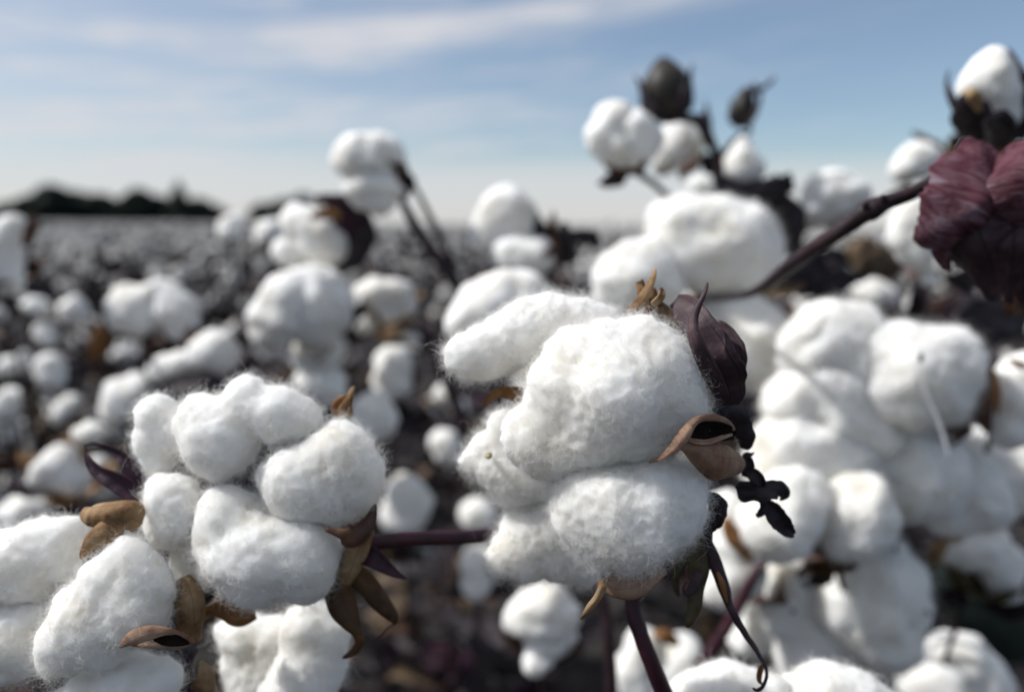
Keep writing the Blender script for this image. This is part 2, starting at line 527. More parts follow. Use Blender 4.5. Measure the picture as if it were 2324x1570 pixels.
def build_trees():
    # picture column, top and base rows, half width in px (2323 px wide picture), distance
    T = [(20, 478, 26, 150, 'low rounded dark tree at the left end of the far tree line'),
         (75, 462, 34, 150, 'dark tree on the left slope of the first far clump'),
         (122, 438, 38, 145, 'tallest rounded tree of the left far clump'),
         (175, 452, 40, 152, 'wide dark tree just right of the tallest rounded one in the left clump'),
         (228, 458, 38, 150, 'dark flat topped tree near the right end of the left far clump'),
         (272, 476, 26, 148, 'small dark tree at the right end of the left far clump'),
         (318, 446, 30, 150, 'dark tree with a blunt top left of the pointed far tree'),
         (362, 462, 30, 155, 'dark tree between the blunt one and the pointed one'),
         (410, 432, 27, 148, 'pointed dark tree standing above the far tree line'),
         (450, 468, 32, 150, 'dark low tree right of the pointed far tree'),
         (488, 484, 22, 150, 'smallest dark tree ending the middle far clump'),
         (600, 480, 26, 160, 'far dark tree behind the small bolls left of the tall stalk'),
         (645, 470, 28, 160, 'far dark tree just left of the boll with the tan bur'),
         (690, 458, 28, 160, 'far dark tree peeping above the boll with the tan bur')]
    for (u, vt, hw, d, lab) in T:
        top = W('p', u, vt - 17, d); g = W('p', u, 505, d)
        H = max(top[2], 2.5); rad = hw * d / FPX * 1.25
        base = np.array([g[0], g[1], 0.0])
        t = thing('tree', base, lab, 'tree', 'far trees on the horizon')
        P = np.array([base, base + (0.1, 0, H * .3), base + (-0.1, 0.1, H * .7)])
        V, F = tube_mesh(catmull(P, 8), np.linspace(0.22, 0.08, 8), 8)
        part('trunk', V, F, M_TRUNK, t)
        pointed = 'pointed' in lab and 'standing above' in lab
        V, F = [], []
        n = 3600
        z = RNG.random(n) ** 0.8
        for i in range(n):
            h = 0.06 + 0.94 * z[i]
            prof = (1 - h) ** 0.7 if pointed else math.sqrt(max(0.02, 1 - (2 * (h - 0.45)) ** 2 * 0.8)) if h < .98 else 0.2
            a = RNG.random() * 6.283
            lump = 1 + 0.35 * gnoise(np.array([[math.cos(a) * 1.7, math.sin(a) * 1.7, h * 3.5 + u]]))[0]
            rr = rad * prof * lump * math.sqrt(RNG.random()) * 1.05
            c = base + np.array([math.cos(a) * rr, math.sin(a) * rr, h * H * (1 - 0.04 * RNG.random())])
            s = 0.3 + 0.3 * RNG.random()
            q = nrm(RNG.normal(size=3)); e = nrm(np.cross(q, RNG.normal(size=3)))
            k = len(V)
            V += [c - q * s, c + e * s * .55, c + q * s, c - e * s * .55]; F.append((k, k + 1, k + 2, k + 3))
        part('crown', V, F, M_TREE, t, smooth=False)


build_trees()


# ------------------------------------------------------------------ cotton boll builder
def lock_mesh(fr, d, dd, blobs, sub, fine):
    C = np.array([W(fr, b[0], b[1], DP(d, dd + (b[3] if len(b) > 3 else 0))) for b in blobs])
    r = np.array([plen(fr, b[2], DP(d, dd)) for b in blobs])
    V, F = blobs_surface(C, r, sub, (0.13 if fine else 0.25) * r.mean())
    n = vnormals(V, F)
    rm = r.mean(); sd = float(np.sum(C)) * 10 % 50
    big = gnoise(V / (rm * 0.9) + sd) * rm * (0.09 if fine else 0.22)
    puff = -np.abs(gnoise(V / (rm * 0.42) + sd + 9)) * rm * (0.13 if fine else 0.12)
    disp = big + puff
    if fine:
        disp = disp - np.abs(gnoise(V / 0.0046 + 3)) * 0.0010 + gnoise(V / 0.0016 + 8) * 0.00022 + gnoise(V / 0.0008 + 15) * 0.00010
    else:
        disp = disp - np.abs(gnoise(V / (rm * 0.19) + 4)) * rm * 0.05 + gnoise(V / (rm * .09) + 7) * rm * .012
    return V + n * disp[:, None], F, C, r


def fibres(name, V, F, parent, origin, n, seed, length=0.0058, rad=0.000021, fly=0.04, lift=0.11):
    g = np.random.default_rng(seed)
    tri = V[F]; ar = np.linalg.norm(np.cross(tri[:, 1] - tri[:, 0], tri[:, 2] - tri[:, 0]), axis=1)
    idx = g.choice(len(F), n, p=ar / ar.sum())
    b = g.random((n, 2)); sw = b.sum(1) > 1; b[sw] = 1 - b[sw]
    t = tri[idx]; p = t[:, 0] + (t[:, 1] - t[:, 0]) * b[:, :1] + (t[:, 2] - t[:, 0]) * b[:, 1:]
    nv = vnormals(V, F)[F[idx]].mean(1); nv = nrm(nv)
    K = 9
    flow = vnoise(p / 0.006, seed % 17)
    dr = nrm(flow + 0.55 * g.normal(size=(n, 3)))
    dr = nrm(dr - (dr * nv).sum(1)[:, None] * nv * 0.9 + nv * (lift * g.random((n, 1)) + 0.05))
    flyer = g.random(n) < fly
    dr[flyer] = nrm(dr[flyer] + nv[flyer] * 0.7)
    ln = length * (0.35 + 1.0 * g.random(n) ** 1.5); ln[flyer] *= 0.6
    pulled = g.random(n) < 0.03; ln[pulled & ~flyer] *= 1.7          # a few longer strands pulled loose
    pts = np.empty((n, K, 3)); cur = p - nv * 0.0003; pts[:, 0] = cur
    ax = nrm(g.normal(size=(n, 3)))
    for k in range(1, K):
        bend = 0.7 * vnoise(cur / 0.0018, 5.0 + seed % 7) + 0.35 * np.cross(dr, ax) + 0.28 * g.normal(size=(n, 3))
        hug = -nv * (0.20 * k / K) * (~flyer)[:, None]
        dr = nrm(dr + bend + hug); cur = cur + dr * (ln / (K - 1))[:, None]; pts[:, k] = cur
    hc = bpy.data.hair_curves.new(name)
    hc.add_curves([K] * n)
    hc.attributes['position'].data.foreach_set('vector', (pts - origin).astype(np.float32).ravel())
    ra = hc.attributes.get('radius') or hc.attributes.new('radius', 'FLOAT', 'POINT')
    tap = np.tile(np.linspace(1, 0.35, K), n) * np.repeat(rad * (0.6 + 0.8 * g.random(n)), K)
    ra.data.foreach_set('value', tap.astype(np.float32))
    hc.materials.append(M_FIBRE)
    return link(bpy.data.objects.new(name, hc), parent)


HANDPX = []          # u, v, radius, depth of every hand-placed lump (for the rough visibility test of the field behind)


def boll(label, fr, d, locks, base=None, sub=4, fine=False, hair=0, bur=4, burmat=None, bracts=3, bractmat=None, stem=True, bursize=1.0,
         haird=None, seed=0, lift=0.11, fly=0.04):
    """locks: [(extra depth mm, [(x, y, r[, extra mm]) ...]) ...]; base = (x, y, mm) where the stalk meets the boll"""
    burmat = burmat or M_BURDARK; bractmat = bractmat or M_BLACK
    g = np.random.default_rng(abs(hash_(label)) % 100000)
    allC, allR, meshes = [], [], []
    for dd, bl in locks:
        V, F, C, r = lock_mesh(fr, d, dd, bl, sub, fine); meshes.append((V, F)); allC.append(C); allR.append(r)
        for b in bl:
            ox, oy, s = FRAMES[fr]; HANDPX.append((ox + b[0] * s, oy + b[1] * s, b[2] * s, d))
    C = np.vstack(allC); r = np.concatenate(allR)
    cen = (C * (r ** 2)[:, None]).sum(0) / (r ** 2).sum()
    ext = np.sort(np.linalg.norm(C - cen, axis=1) + r)[-max(1, len(r) // 2):].mean()
    back = nrm(cen - CAMP)
    if base is None: bp = cen + back * ext * 0.55 + np.array([0, 0, -ext * 0.55])
    else: bp = W(fr, base[0], base[1], DP(d, base[2]))
    t = thing('cotton_boll', bp, label, 'cotton boll', 'open cotton bolls')
    for i, (V, F) in enumerate(meshes):
        o = part('lint_lock', V, F, M_LINT, t)
        if hair:
            tri = V[F]; area = np.linalg.norm(np.cross(tri[:, 1] - tri[:, 0], tri[:, 2] - tri[:, 0]), axis=1).sum() / 2
            nh = int(hair * area / 0.0045)
            fibres('lint_fibres', V, F, o, bp, nh, 100 + i + seed, fly=fly, lift=lift, **(haird or {}))
    ax = nrm(cen - bp); e1 = nrm(np.cross(ax, [0.3, 0.9, 0.2])); e2 = np.cross(ax, e1)
    Rb = min(ext, np.linalg.norm(cen - bp) * 1.25) * 0.85 * bursize
    for k in range(bur):
        a = 6.283 * k / bur + g.random() * 0.5 + 0.4
        e = e1 * math.cos(a) + e2 * math.sin(a)
        prof = np.array([(-0.02, 0.03), (0.03, 0.45), (0.32, 0.82), (0.72, 0.98), (1.05, 1.12 + 0.1 * g.random())]) * Rb
        P = catmull(bp + prof[:, :1] * ax + prof[:, 1:] * e, 14)
        S = np.tile(np.cross(ax, e), (14, 1))
        w = catmull(np.array([[.10], [.42], [.46], [.30], [.02]]) * Rb, 14)[:, 0]
        V, F, uv = sheet_mesh(P, S, np.maximum(w, 1e-5), np.full(14, -0.9), 7, 0.0006, rough=0.0006, rfreq=200, edge=0.2, seed=k)
        part('bur_valve', V, F, burmat, t, uv=uv)
    for k in range(bracts):
        a = 6.283 * k / max(bracts, 1) + g.random() * 1.5
        e = e1 * math.cos(a) + e2 * math.sin(a)
        j = g.random(6)
        prof = np.array([(-0.05, 0.03), (-0.12, 0.5), (0.0 + .3 * (j[0] - .5), 1.0), (0.3 + .6 * (j[1] - .5), 1.3 + .2 * j[2]), (0.55 + (j[3] - .5), 1.45 + .3 * j[4])]) * Rb
        P = catmull(bp + prof[:, :1] * ax + prof[:, 1:] * e + np.cross(ax, e) * np.linspace(0, .5 * (j[5] - .5), 5)[:, None] * Rb, 14)
        S = np.tile(np.cross(ax, e), (14, 1)) + 0.5 * g.normal(size=3)
        w = catmull(np.array([[.08], [.30], [.34], [.18], [.015]]) * Rb, 14)[:, 0]
        V, F, uv = sheet_mesh(P, S, np.maximum(w, 1e-5), np.full(14, -1.0 + .9 * g.random()), 7, 0.0004, rough=0.0015, rfreq=150, edge=0.5, seed=k + 3.3)
        part('bract', V, F, bractmat, t, uv=uv)
    if stem:
        L = 0.03 + ext * 1.2
        P = np.array([bp + ax * 0.003, bp - ax * L * 0.4 + np.array([0, 0, -L * .1]), bp - ax * L * 0.7 + np.array([0, 0.004, -L * .6]), bp - ax * L * .8 + np.array([0.004, 0.008, -L * 1.6])])
        V, F = tube_mesh(catmull(P, 14), np.linspace(0.0016, 0.0021, 14), 8, 0.15)
        part('stalk', V, F, M_STEM, t)
    return t


def hash_(s):
    h = 7
    for ch in s: h = (h * 131 + ord(ch)) % 1000003
    return h


def add_sheet(t, name, fr, d, pts, mat, label=None, **kw):
    V, F, uv = px_sheet(fr, d, pts, **kw)
    o = part(name, V, F, mat, t, uv=uv)
    if label: o['label'] = label
    return o


def add_tube(t, name, fr, d, pts, mat, label=None, **kw):
    V, F = px_tube(fr, d, pts, **kw)
    o = part(name, V, F, mat, t)
    if label: o['label'] = label
    return o


# ------------------------------------------------------------------ the boll in focus
def main_boll():
    D = 0.214
    locks = [
        (9, [(212, 565, 122), (330, 555, 158, 2), (450, 480, 165, 3), (560, 440, 190, 4), (690, 400, 190, 5), (830, 400, 165, 5), (960, 420, 140, 5)]),
        (0, [(830, 590, 190), (760, 760, 225), (1010, 530, 170), (1180, 500, 165), (1270, 640, 230), (1050, 780, 300, -4), (1330, 800, 225), (1180, 940, 215), (900, 980, 230), (640, 1080, 170), (560, 1000, 150), (700, 1130, 140), (1400, 900, 150)]),
        (-1, [(880, 1370, 195), (1040, 1390, 220, -3), (1230, 1370, 220, -3), (1370, 1360, 185), (1000, 1500, 215), (1170, 1520, 230, -3), (1330, 1460, 190), (860, 1480, 160), (1100, 1600, 170), (960, 1590, 150), (1420, 1250, 110, 3)]),
        (25, [(470, 1640, 120), (560, 1560, 160), (690, 1530, 190), (700, 1680, 130), (400, 1720, 95), (560, 1720, 110), (800, 1680, 150), (880, 1740, 95)]),
        (23, [(430, 960, 100), (330, 1080, 95), (240, 1150, 65), (400, 1180, 150), (520, 1230, 170), (470, 1300, 110), (620, 1250, 130)]),
    ]
    t = boll('large fluffy white cotton boll in sharp focus with a dark veined bract at its right', 'z1', D, locks, base=(1560, 1190, 16), sub=6, fine=True,
             hair=27000, lift=.075, fly=.028, bur=0, bracts=0, stem=False)
    # tan bur: top horn
    add_sheet(t, 'bur_valve', 'z1', D, [(1120, 335, 10, 26, 0, -20), (1185, 270, 8, 32, 10, -30), (1225, 200, 7, 26, 20, -30), (1255, 135, 7, 18, 30, -40), (1264, 92, 8, 9, 40, -40)], M_BUR, 'curled tan horn of the bur', rough=0.0004, th=0.0004)
    add_sheet(t, 'bur_valve', 'z1', D, [(1330, 470, 16, 150, 0, -50), (1290, 380, 15, 120, 0, -60), (1260, 300, 14, 72, 0, -80), (1240, 240, 14, 64, 0, -90), (1225, 200, 15, 60, 0, -90)], M_BUR, rough=0.0006, th=0.0004, edge=.1)
    add_sheet(t, 'bur_valve', 'z1', D, [(1210, 260, 10, 12, -10, -60), (1195, 215, 11, 40, -10, -100), (1188, 175, 12, 44, -10, -120), (1182, 158, 12, 42, -10, -130)], M_BUR, rough=0.0003, th=0.0004)
    add_sheet(t, 'bur_valve', 'z1', D, [(1250, 290, 6, 20, -30, 40), (1290, 250, 6, 26, -30, 60), (1302, 215, 7, 18, -20, 60), (1304, 198, 8, 7, -20, 40)], M_BUR, rough=0.0003, th=0.0006)
    # right valve: an open cup; a near-black sheet paints the shade in its hollow
    add_sheet(t, 'bur_valve', 'z1', D, [(1235, 1160, -15, 4, 10, -20), (1300, 1135, -18, 14, 10, -30), (1360, 1087, -19, 28, 10, -45), (1425, 1005, -19, 38, 15, -55), (1465, 950, -17, 28, 10, -50), (1520, 918, -14, 17, 0, -40), (1600, 915, -9, 20, 0, -40), (1660, 940, -5, 18, 0, -30), (1700, 985, -2, 14, 0, -20)], M_BURPINK, 'rim of the open bur round a dark hollow', rough=0.0006, th=0.0005, n=40, edge=.15)
    add_sheet(t, 'bur_valve', 'z1', D, [(1395, 1060, -18, 22, 0, -40), (1440, 1070, -17, 42, 0, -60), (1500, 1090, -15, 80, 0, -70), (1570, 1130, -12, 115, 0, -75), (1640, 1160, -8, 138, 0, -75), (1700, 1170, -2, 128, 0, -75), (1745, 1180, 6, 90, 0, -70), (1765, 1185, 14, 40, 0, -60)], M_BURPINK, 'smooth rounded outer wall of the bur', rough=0.0005, th=0.0005, n=36, nv=17)
    add_sheet(t, 'bur_valve', 'z1', D, [(1440, 985, -16, 28, 0, 15), (1500, 985, -13, 50, 0, 20), (1580, 985, -9, 56, 0, 20), (1660, 995, -4, 46, 0, 20), (1705, 1010, 0, 26, 0, 15)], M_HOLLOW_SHADE, 'painted shade in the hollow of the bur', rough=0.0004, th=0.0006)
    add_sheet(t, 'bur_valve', 'z1', D, [(1425, 1010, -18, 6, 0, 0), (1480, 1045, -17, 13, 0, 40), (1560, 1048, -13, 16, 0, 40), (1640, 1022, -8, 12, 0, 30), (1695, 1005, -3, 6, 0, 0)], M_BURPINK, rough=0.0005, th=0.0005)
    # bottom cup and thorn
    add_sheet(t, 'bur_valve', 'z2', D, [(1320, 880, 2, 30, 0, -30), (1240, 930, 1, 62, 0, -50), (1150, 975, 0, 84, 0, -55), (1060, 985, 1, 62, 0, -50), (1000, 975, 3, 34, 0, -40), (955, 960, 6, 15, 0, -20)], M_BURPINK, 'tan cup under the lowest lock', rough=0.0005, th=0.0008, nv=15, n=30)
    add_sheet(t, 'bur_valve', 'z2', D, [(1005, 935, -4, 14, 0, -40), (985, 985, -5, 24, 0, -60), (955, 1050, -4, 26, 10, -70), (910, 1105, -2, 20, 20, -60), (875, 1145, 0, 9, 20, -40), (860, 1163, 1, 3, 0, 0)], M_BUR, 'brown thorn like tip of the bur', rough=0.0004, th=0.0004)
    # left tip
    add_sheet(t, 'bur_valve', 'z1', D, [(530, 790, 14, 52, 0, -50), (460, 775, 12, 40, 0, -60), (400, 775, 10, 30, 0, -60), (360, 805, 9, 26, 15, -60), (325, 840, 9, 14, 15, -50), (306, 858, 10, 3, 0, 0)], M_ORANGE, 'brown hooked bur tip between the left locks', rough=0.0005, th=0.0004)
    # dark veined bract, three folds
    add_sheet(t, 'bract', 'z1', D, [(1690, 835, 4, 42, 0, 10), (1685, 760, 0, 84, 0, 10), (1650, 670, -4, 112, 5, 8), (1600, 580, -6, 116, 5, 6), (1550, 480, -5, 104, 0, 6), (1495, 390, -2, 92, 0, 10), (1435, 310, 3, 76, 0, 15), (1375, 265, 7, 40, 0, 10)], M_BRACT, 'broad dark purple bract with raised veins', n=44, nv=19, rough=0.0013, rfreq=120, edge=.14)
    add_sheet(t, 'bract', 'z1', D, [(1650, 820, -2, 34, 0, -20), (1588, 690, -8, 50, 0, -30), (1522, 570, -11, 44, 8, -35), (1478, 460, -11, 36, 15, -45), (1474, 370, -10, 30, 20, -60), (1503, 290, -9, 22, 25, -80), (1535, 230, -8, 13, 25, -80), (1550, 190, -6, 9, 25, -70), (1553, 168, -4, 5, 25, -60)], M_BRACT, 'folded front edge of the bract ending in a curled horn', n=44, nv=13, rough=0.0003)
    add_sheet(t, 'bract', 'z1', D, [(1700, 800, 6, 40, 0, 8), (1700, 680, 4, 66, 0, 10), (1690, 560, 4, 76, 0, 12), (1655, 470, 5, 68, 0, 12), (1625, 405, 6, 36, 0, 10), (1605, 380, 7, 8, 0, 0)], M_BRACT, n=30, nv=11, rough=0.001, rfreq=120, edge=.12)
    # small black bract bits down the right side
    add_sheet(t, 'bract', 'z1', D, [(1600, 900, 8, 40, 0, -30), (1660, 870, 8, 66, 10, -40), (1720, 900, 9, 76, 10, -45), (1745, 970, 10, 60, 0, -40), (1770, 1030, 11, 52, 0, -40), (1760, 1085, 13, 20, 0, -20)], M_BLACK, rough=0.0008, edge=.3)
    add_sheet(t, 'bract', 'z1', D, [(1765, 1240, 12, 20, 0, 30), (1782, 1190, 12, 34, 0, 30), (1775, 1130, 12, 26, 10, 30), (1800, 1115, 12, 8, 10, 20), (1815, 1105, 12, 4, 0, 0)], M_BLACK, rough=0.0006)
    add_sheet(t, 'bract', 'z1', D, [(1715, 1285, 13, 24, 0, 20), (1780, 1325, 12, 66, 10, 50), (1850, 1335, 11, 68, 30, 60), (1920, 1312, 12, 52, 10, 50), (1975, 1330, 13, 26, 0, 40), (2005, 1360, 14, 3, 0, 0)], M_BLACK, 'crumpled black bract scrap hanging at the right', rough=0.0016, rfreq=260, edge=.5, th=.0006)
    add_sheet(t, 'bract', 'z1', D, [(1770, 1210, 11, 12, 0, 30), (1810, 1230, 10, 40, 0, 45), (1850, 1270, 10, 30, 0, 45), (1865, 1300, 11, 8, 0, 30)], M_BLACK, rough=0.0006)
    add_sheet(t, 'bract', 'z1', D, [(1900, 1310, 13, 8, 0, 0), (1950, 1270, 13, 10, 40, 20), (1998, 1300, 13, 14, 60, 20), (1995, 1345, 13, 14, 60, 20), (1950, 1365, 13, 10, 40, 0)], M_BLACK, rough=0.0004, n=24)
    add_sheet(t, 'bract', 'z1', D, [(1850, 1370, 13, 14, 0, 20), (1890, 1410, 12, 50, 10, 50), (1940, 1470, 12, 62, 10, 60), (1990, 1530, 13, 46, 10, 60), (2030, 1556, 14, 16, 0, 50)], M_BLACK, 'black pointed bract tip pointing down right', rough=0.0009, edge=.2, th=.0004)
    add_sheet(t, 'bract', 'z1', D, [(1900, 1395, 12, 14, 0, 10), (1860, 1430, 12, 22, 0, 30), (1835, 1455, 12, 10, 0, 10), (1826, 1440, 12, 4, 0, 0)], M_BLACK, rough=0.0005)
    # lower bracts
    add_sheet(t, 'bract', 'z2', D, [(1560, 480, 10, 20, 0, -20), (1620, 520, 10, 52, 0, -30), (1620, 590, 10, 50, 0, -35), (1580, 640, 11, 44, 0, -30), (1545, 690, 12, 30, 0, -30)], M_BLACK, rough=0.0009, edge=.3)
    add_sheet(t, 'bract', 'z2', D, [(1570, 600, 12, 24, 0, -30), (1550, 700, 12, 50, 0, -40), (1530, 800, 12, 66, 0, -50), (1520, 900, 11, 62, 0, -50), (1510, 1000, 10, 46, 10, -50), (1500, 1100, 9, 44, 10, -55), (1475, 1170, 9, 28, 10, -50), (1450, 1215, 10, 4, 0, 0)], M_GREEN, 'drooping olive green bract lobe with a pale tip', n=34, nv=13, rough=0.0006)
    add_sheet(t, 'bract', 'z2', D, [(1500, 760, 16, 30, 0, -30), (1420, 830, 15, 44, 0, -40), (1395, 910, 14, 26, 0, -40), (1395, 980, 14, 20, 10, -40), (1410, 1040, 14, 6, 0, 0)], M_GREEN, rough=0.0005)
    add_sheet(t, 'bract', 'z2', D, [(1520, 900, 8, 30, 0, -30), (1490, 980, 7, 34, 0, -50), (1455, 1020, 6, 16, 0, -40), (1435, 1000, 6, 8, 30, -20), (1440, 965, 7, 5, 40, -10), (1458, 960, 8, 3, 0, 0)], M_BRACT, 'curled purple bract tip', rough=0.0004)
    add_sheet(t, 'bract', 'z2', D, [(1560, 700, 12, 20, 0, -40), (1600, 820, 11, 40, 0, -50), (1640, 920, 10, 40, 10, -55), (1670, 1010, 9, 36, 10, -60), (1690, 1080, 9, 26, 10, -70), (1730, 1150, 9, 28, 20, -80), (1790, 1250, 9, 24, 30, -80), (1850, 1340, 9, 20, 50, -80), (1895, 1420, 9, 18, 60, -80), (1905, 1490, 9, 16, 60, -70), (1880, 1540, 9, 14, 40, -60), (1845, 1558, 9, 10, 20, -40), (1818, 1545, 9, 4, 0, 0)], M_BRACT, 'long twisted tendril like bract curling at its end', n=64, nv=9, rough=0.0004)
    add_sheet(t, 'bract', 'z2', D, [(1625, 900, 7, 6, 0, -20), (1650, 960, 6, 16, 0, -40), (1665, 1020, 6, 12, 0, -40), (1680, 1070, 7, 3, 0, 0)], M_ORANGE, rough=0.0003)
    add_sheet(t, 'bract', 'z2', D, [(1880, 1410, 11, 6, 0, 20), (1862, 1450, 11, 16, 20, 40), (1858, 1500, 11, 14, 20, 40), (1875, 1530, 11, 4, 0, 0)], M_ORANGE, rough=0.0003)
    # seed and stalk
    Vs, Fs = ico(3)
    c = W('z1', 345, 1122, D + 0.0135); part('seed', c + Vs * np.array([0.0012, .0022, .0008]) * (1 + .15 * gnoise(Vs * 3))[:, None], Fs, M_SEED, t)
    add_tube(t, 'stalk', 'z2', D, [(1500, 620, 22, 40), (1380, 800, 26, 44), (1190, 1000, 24, 46), (1150, 1080, 22, 44), (1190, 1230, 20, 45), (1250, 1390, 20, 47), (1320, 1560, 22, 50), (1420, 1780, 26, 52)], M_STEMRED, n=40, bump=.06)


main_boll()


# ------------------------------------------------------------------ the two left foreground bolls
def left_bolls():
    D = 0.232
    t = boll('big white boll left of centre with purple bracts at both sides', 'z3', D, [
        (6, [(715, 310, 102), (690, 430, 88), (720, 520, 78), (790, 400, 100)]),
        (0, [(900, 350, 110), (1000, 420, 178), (1130, 270, 125), (1120, 190, 75), (1270, 310, 140), (1370, 330, 105), (980, 500, 108), (920, 290, 90)]),
        (-2, [(1380, 610, 190), (1540, 500, 172), (1610, 590, 150), (1300, 590, 125), (1500, 670, 150), (1640, 680, 90), (1350, 720, 110)]),
        (-1, [(790, 700, 128), (770, 820, 108), (740, 640, 72), (850, 780, 110), (880, 1010, 110, 4)]),
        (-4, [(1040, 780, 148), (1010, 880, 118), (1200, 930, 215), (1360, 940, 195), (1100, 940, 180), (1180, 1060, 135), (1000, 720, 85), (1400, 1050, 120)]),
    ], base=(1600, 1000, 12), sub=5, fine=True, hair=15000, haird=dict(length=0.0055, rad=0.000028), bur=0, bracts=0, stem=False, seed=40, fly=.015)
    add_sheet(t, 'bur_valve', 'z3', D, [(1480, 828, -14, 8, 0, -20), (1560, 850, -14, 26, 0, -40), (1600, 860, -12, 60, 0, -60), (1650, 830, -10, 50, 10, -60), (1690, 770, -8, 30, 20, -50), (1712, 712, -6, 5, 0, 0)], M_BURDARK, 'brown pointed bur valve at the right', rough=0.0006, th=.0004)
    add_sheet(t, 'bur_valve', 'z3', D, [(1660, 830, -6, 50, 0, -60), (1620, 930, -4, 66, 0, -60), (1580, 1020, -2, 62, 0, -60), (1540, 1100, 0, 40, 0, -50)], M_BUR, rough=0.0006, th=.0004)
    add_sheet(t, 'bur_valve', 'z3', D, [(1570, 320, 10, 42, 0, -40), (1575, 270, 8, 32, 15, -60), (1595, 220, 8, 18, 25, -60), (1612, 175, 9, 3, 0, 0)], M_BUR, 'tan bur tip sticking up behind the right lock', rough=0.0005, th=.0004)
    add_sheet(t, 'bur_valve', 'z3', D, [(1535, 310, 10, 18, 0, -30), (1530, 265, 10, 20, 0, -40), (1560, 235, 9, 16, 0, -40), (1590, 215, 9, 4, 0, 0)], M_ORANGE, rough=0.0004, th=.0004)
    add_sheet(t, 'bur_valve', 'z3', D, [(1160, 1190, 6, 50, 0, -40), (1090, 1210, 4, 66, 0, -50), (1010, 1200, 4, 54, 10, -60), (940, 1210, 6, 26, 20, -50), (890, 1290, 8, 5, 0, 0)], M_ORANGE, 'reddish tan bur lobe under the lowest lock', rough=0.0006, th=.0004)
    add_sheet(t, 'bract', 'z12', D, [(300, 990, 0, 40, 0, -40), (250, 1080, -1, 66, 0, -50), (265, 1170, -2, 76, 0, -55), (300, 1240, -3, 56, 0, -55), (335, 1300, -3, 28, 0, -50), (345, 1345, -3, 22, 10, -50), (320, 1385, -3, 18, 20, -40), (262, 1418, -2, 4, 0, 0)], M_RUST, 'rusty olive bract lobe with a silvery curled tip', n=34, nv=13, rough=0.0006)
    add_sheet(t, 'bract', 'z12', D, [(300, 1000, 2, 40, 0, -30), (370, 1070, 2, 50, 0, -40), (430, 1150, 2, 48, 0, -45), (490, 1220, 3, 30, 0, -40), (512, 1262, 4, 4, 0, 0)], M_RUST, rough=0.0006)
    add_sheet(t, 'bract', 'z12', D, [(330, 930, 2, 40, 0, 40), (400, 960, 0, 50, 10, 50), (470, 1010, -1, 30, 10, 50), (560, 1058, 0, 4, 0, 0)], M_PURPLE, 'wine red pointed bract lobe', rough=0.0006)
    add_tube(t, 'bract', 'z12', D, [(515, 1255, 4, 5), (470, 1280, 4, 3), (440, 1310, 4, 3), (400, 1335, 5, 3), (370, 1310, 5, 2)], M_BLACK, n=20, ns=6)
    add_tube(t, 'stalk', 'z12', D, [(360, 905, 10, 46), (450, 885, 12, 36), (560, 872, 18, 34), (680, 870, 26, 34), (800, 866, 34, 34), (960, 855, 46, 34), (1120, 840, 60, 34)], M_STEMRED, n=30, bump=.1)
    # bracts at the upper left, loops of purple
    add_sheet(t, 'bract', 'z3', D, [(665, 760, 4, 30, 0, 30), (640, 650, 4, 42, 0, 40), (600, 560, 4, 34, 20, 45), (545, 490, 5, 26, 30, 45), (480, 450, 6, 18, 40, 45), (420, 436, 7, 9, 40, 30), (380, 447, 8, 3, 0, 0)], M_PURPLE, 'arched purple bract lobe beside the tan bur', n=34, rough=0.0004)
    add_sheet(t, 'bract', 'z3', D, [(640, 690, 2, 44, 0, 30), (560, 630, 2, 46, 10, 40), (490, 590, 2, 40, 20, 50), (430, 550, 3, 28, 20, 50), (396, 500, 4, 14, 20, 40), (392, 470, 5, 4, 0, 0)], M_PURPLE, n=30, rough=0.0004)
    add_tube(t, 'bract', 'z3', D, [(395, 470, 5, 3), (388, 448, 5, 3), (420, 440, 5, 3), (470, 452, 5, 3), (415, 462, 5, 2)], M_BLACK, n=20, ns=6)
    add_sheet(t, 'bract', 'z3', D, [(640, 880, 6, 26, 0, 20), (690, 900, 8, 40, 0, 20), (740, 950, 10, 44, 0, 20), (800, 1010, 12, 40, 0, 20), (880, 1080, 14, 50, 0, 20), (960, 1150, 14, 30, 0, 20)], M_BLACK, rough=0.0008)

    D = 0.222
    t = boll('white boll cut by the left and bottom edges of the view with tan bur cups', 'z3', D, [
        (8, [(290, 880, 108), (180, 915, 145), (40, 980, 160), (120, 1050, 125), (290, 1000, 90), (-80, 1000, 160), (340, 830, 60)]),
        (-3, [(590, 980, 118), (650, 1060, 128), (490, 1090, 150), (600, 1200, 172), (420, 1250, 178), (320, 1340, 145), (265, 1415, 85), (480, 1350, 118), (700, 1120, 88), (330, 1180, 90), (560, 920, 70)]),
        (6, [(60, 1320, 158), (120, 1260, 105), (30, 1430, 105), (-90, 1330, 160), (140, 1380, 110)]),
        (3, [(600, 1570, 175), (420, 1620, 150), (730, 1510, 105), (300, 1680, 130), (520, 1690, 160)]),
    ], base=(840, 1420, 12), sub=5, fine=True, hair=15000, haird=dict(length=0.0055, rad=0.000028), bur=0, bracts=0, stem=False, seed=80, fly=.015)
    add_sheet(t, 'bur_valve', 'z3', D, [(650, 790, 2, 70, 0, -60), (600, 770, -2, 84, 0, -65), (530, 770, -4, 86, 0, -65), (460, 770, -4, 78, 0, -65), (400, 770, -2, 60, 10, -65), (370, 760, 2, 34, 20, -50)], M_BUR, 'tan cupped bur valve with a slit opening', n=30, nv=15, rough=0.0006, th=.0004)
    add_sheet(t, 'bur_valve', 'z3', D, [(560, 840, -3, 70, 0, -40), (480, 860, -6, 80, 0, -50), (420, 890, -6, 52, 0, -55), (385, 930, -4, 24, 0, -50), (366, 968, -2, 4, 0, 0)], M_BUR, rough=0.0006, th=.0004)
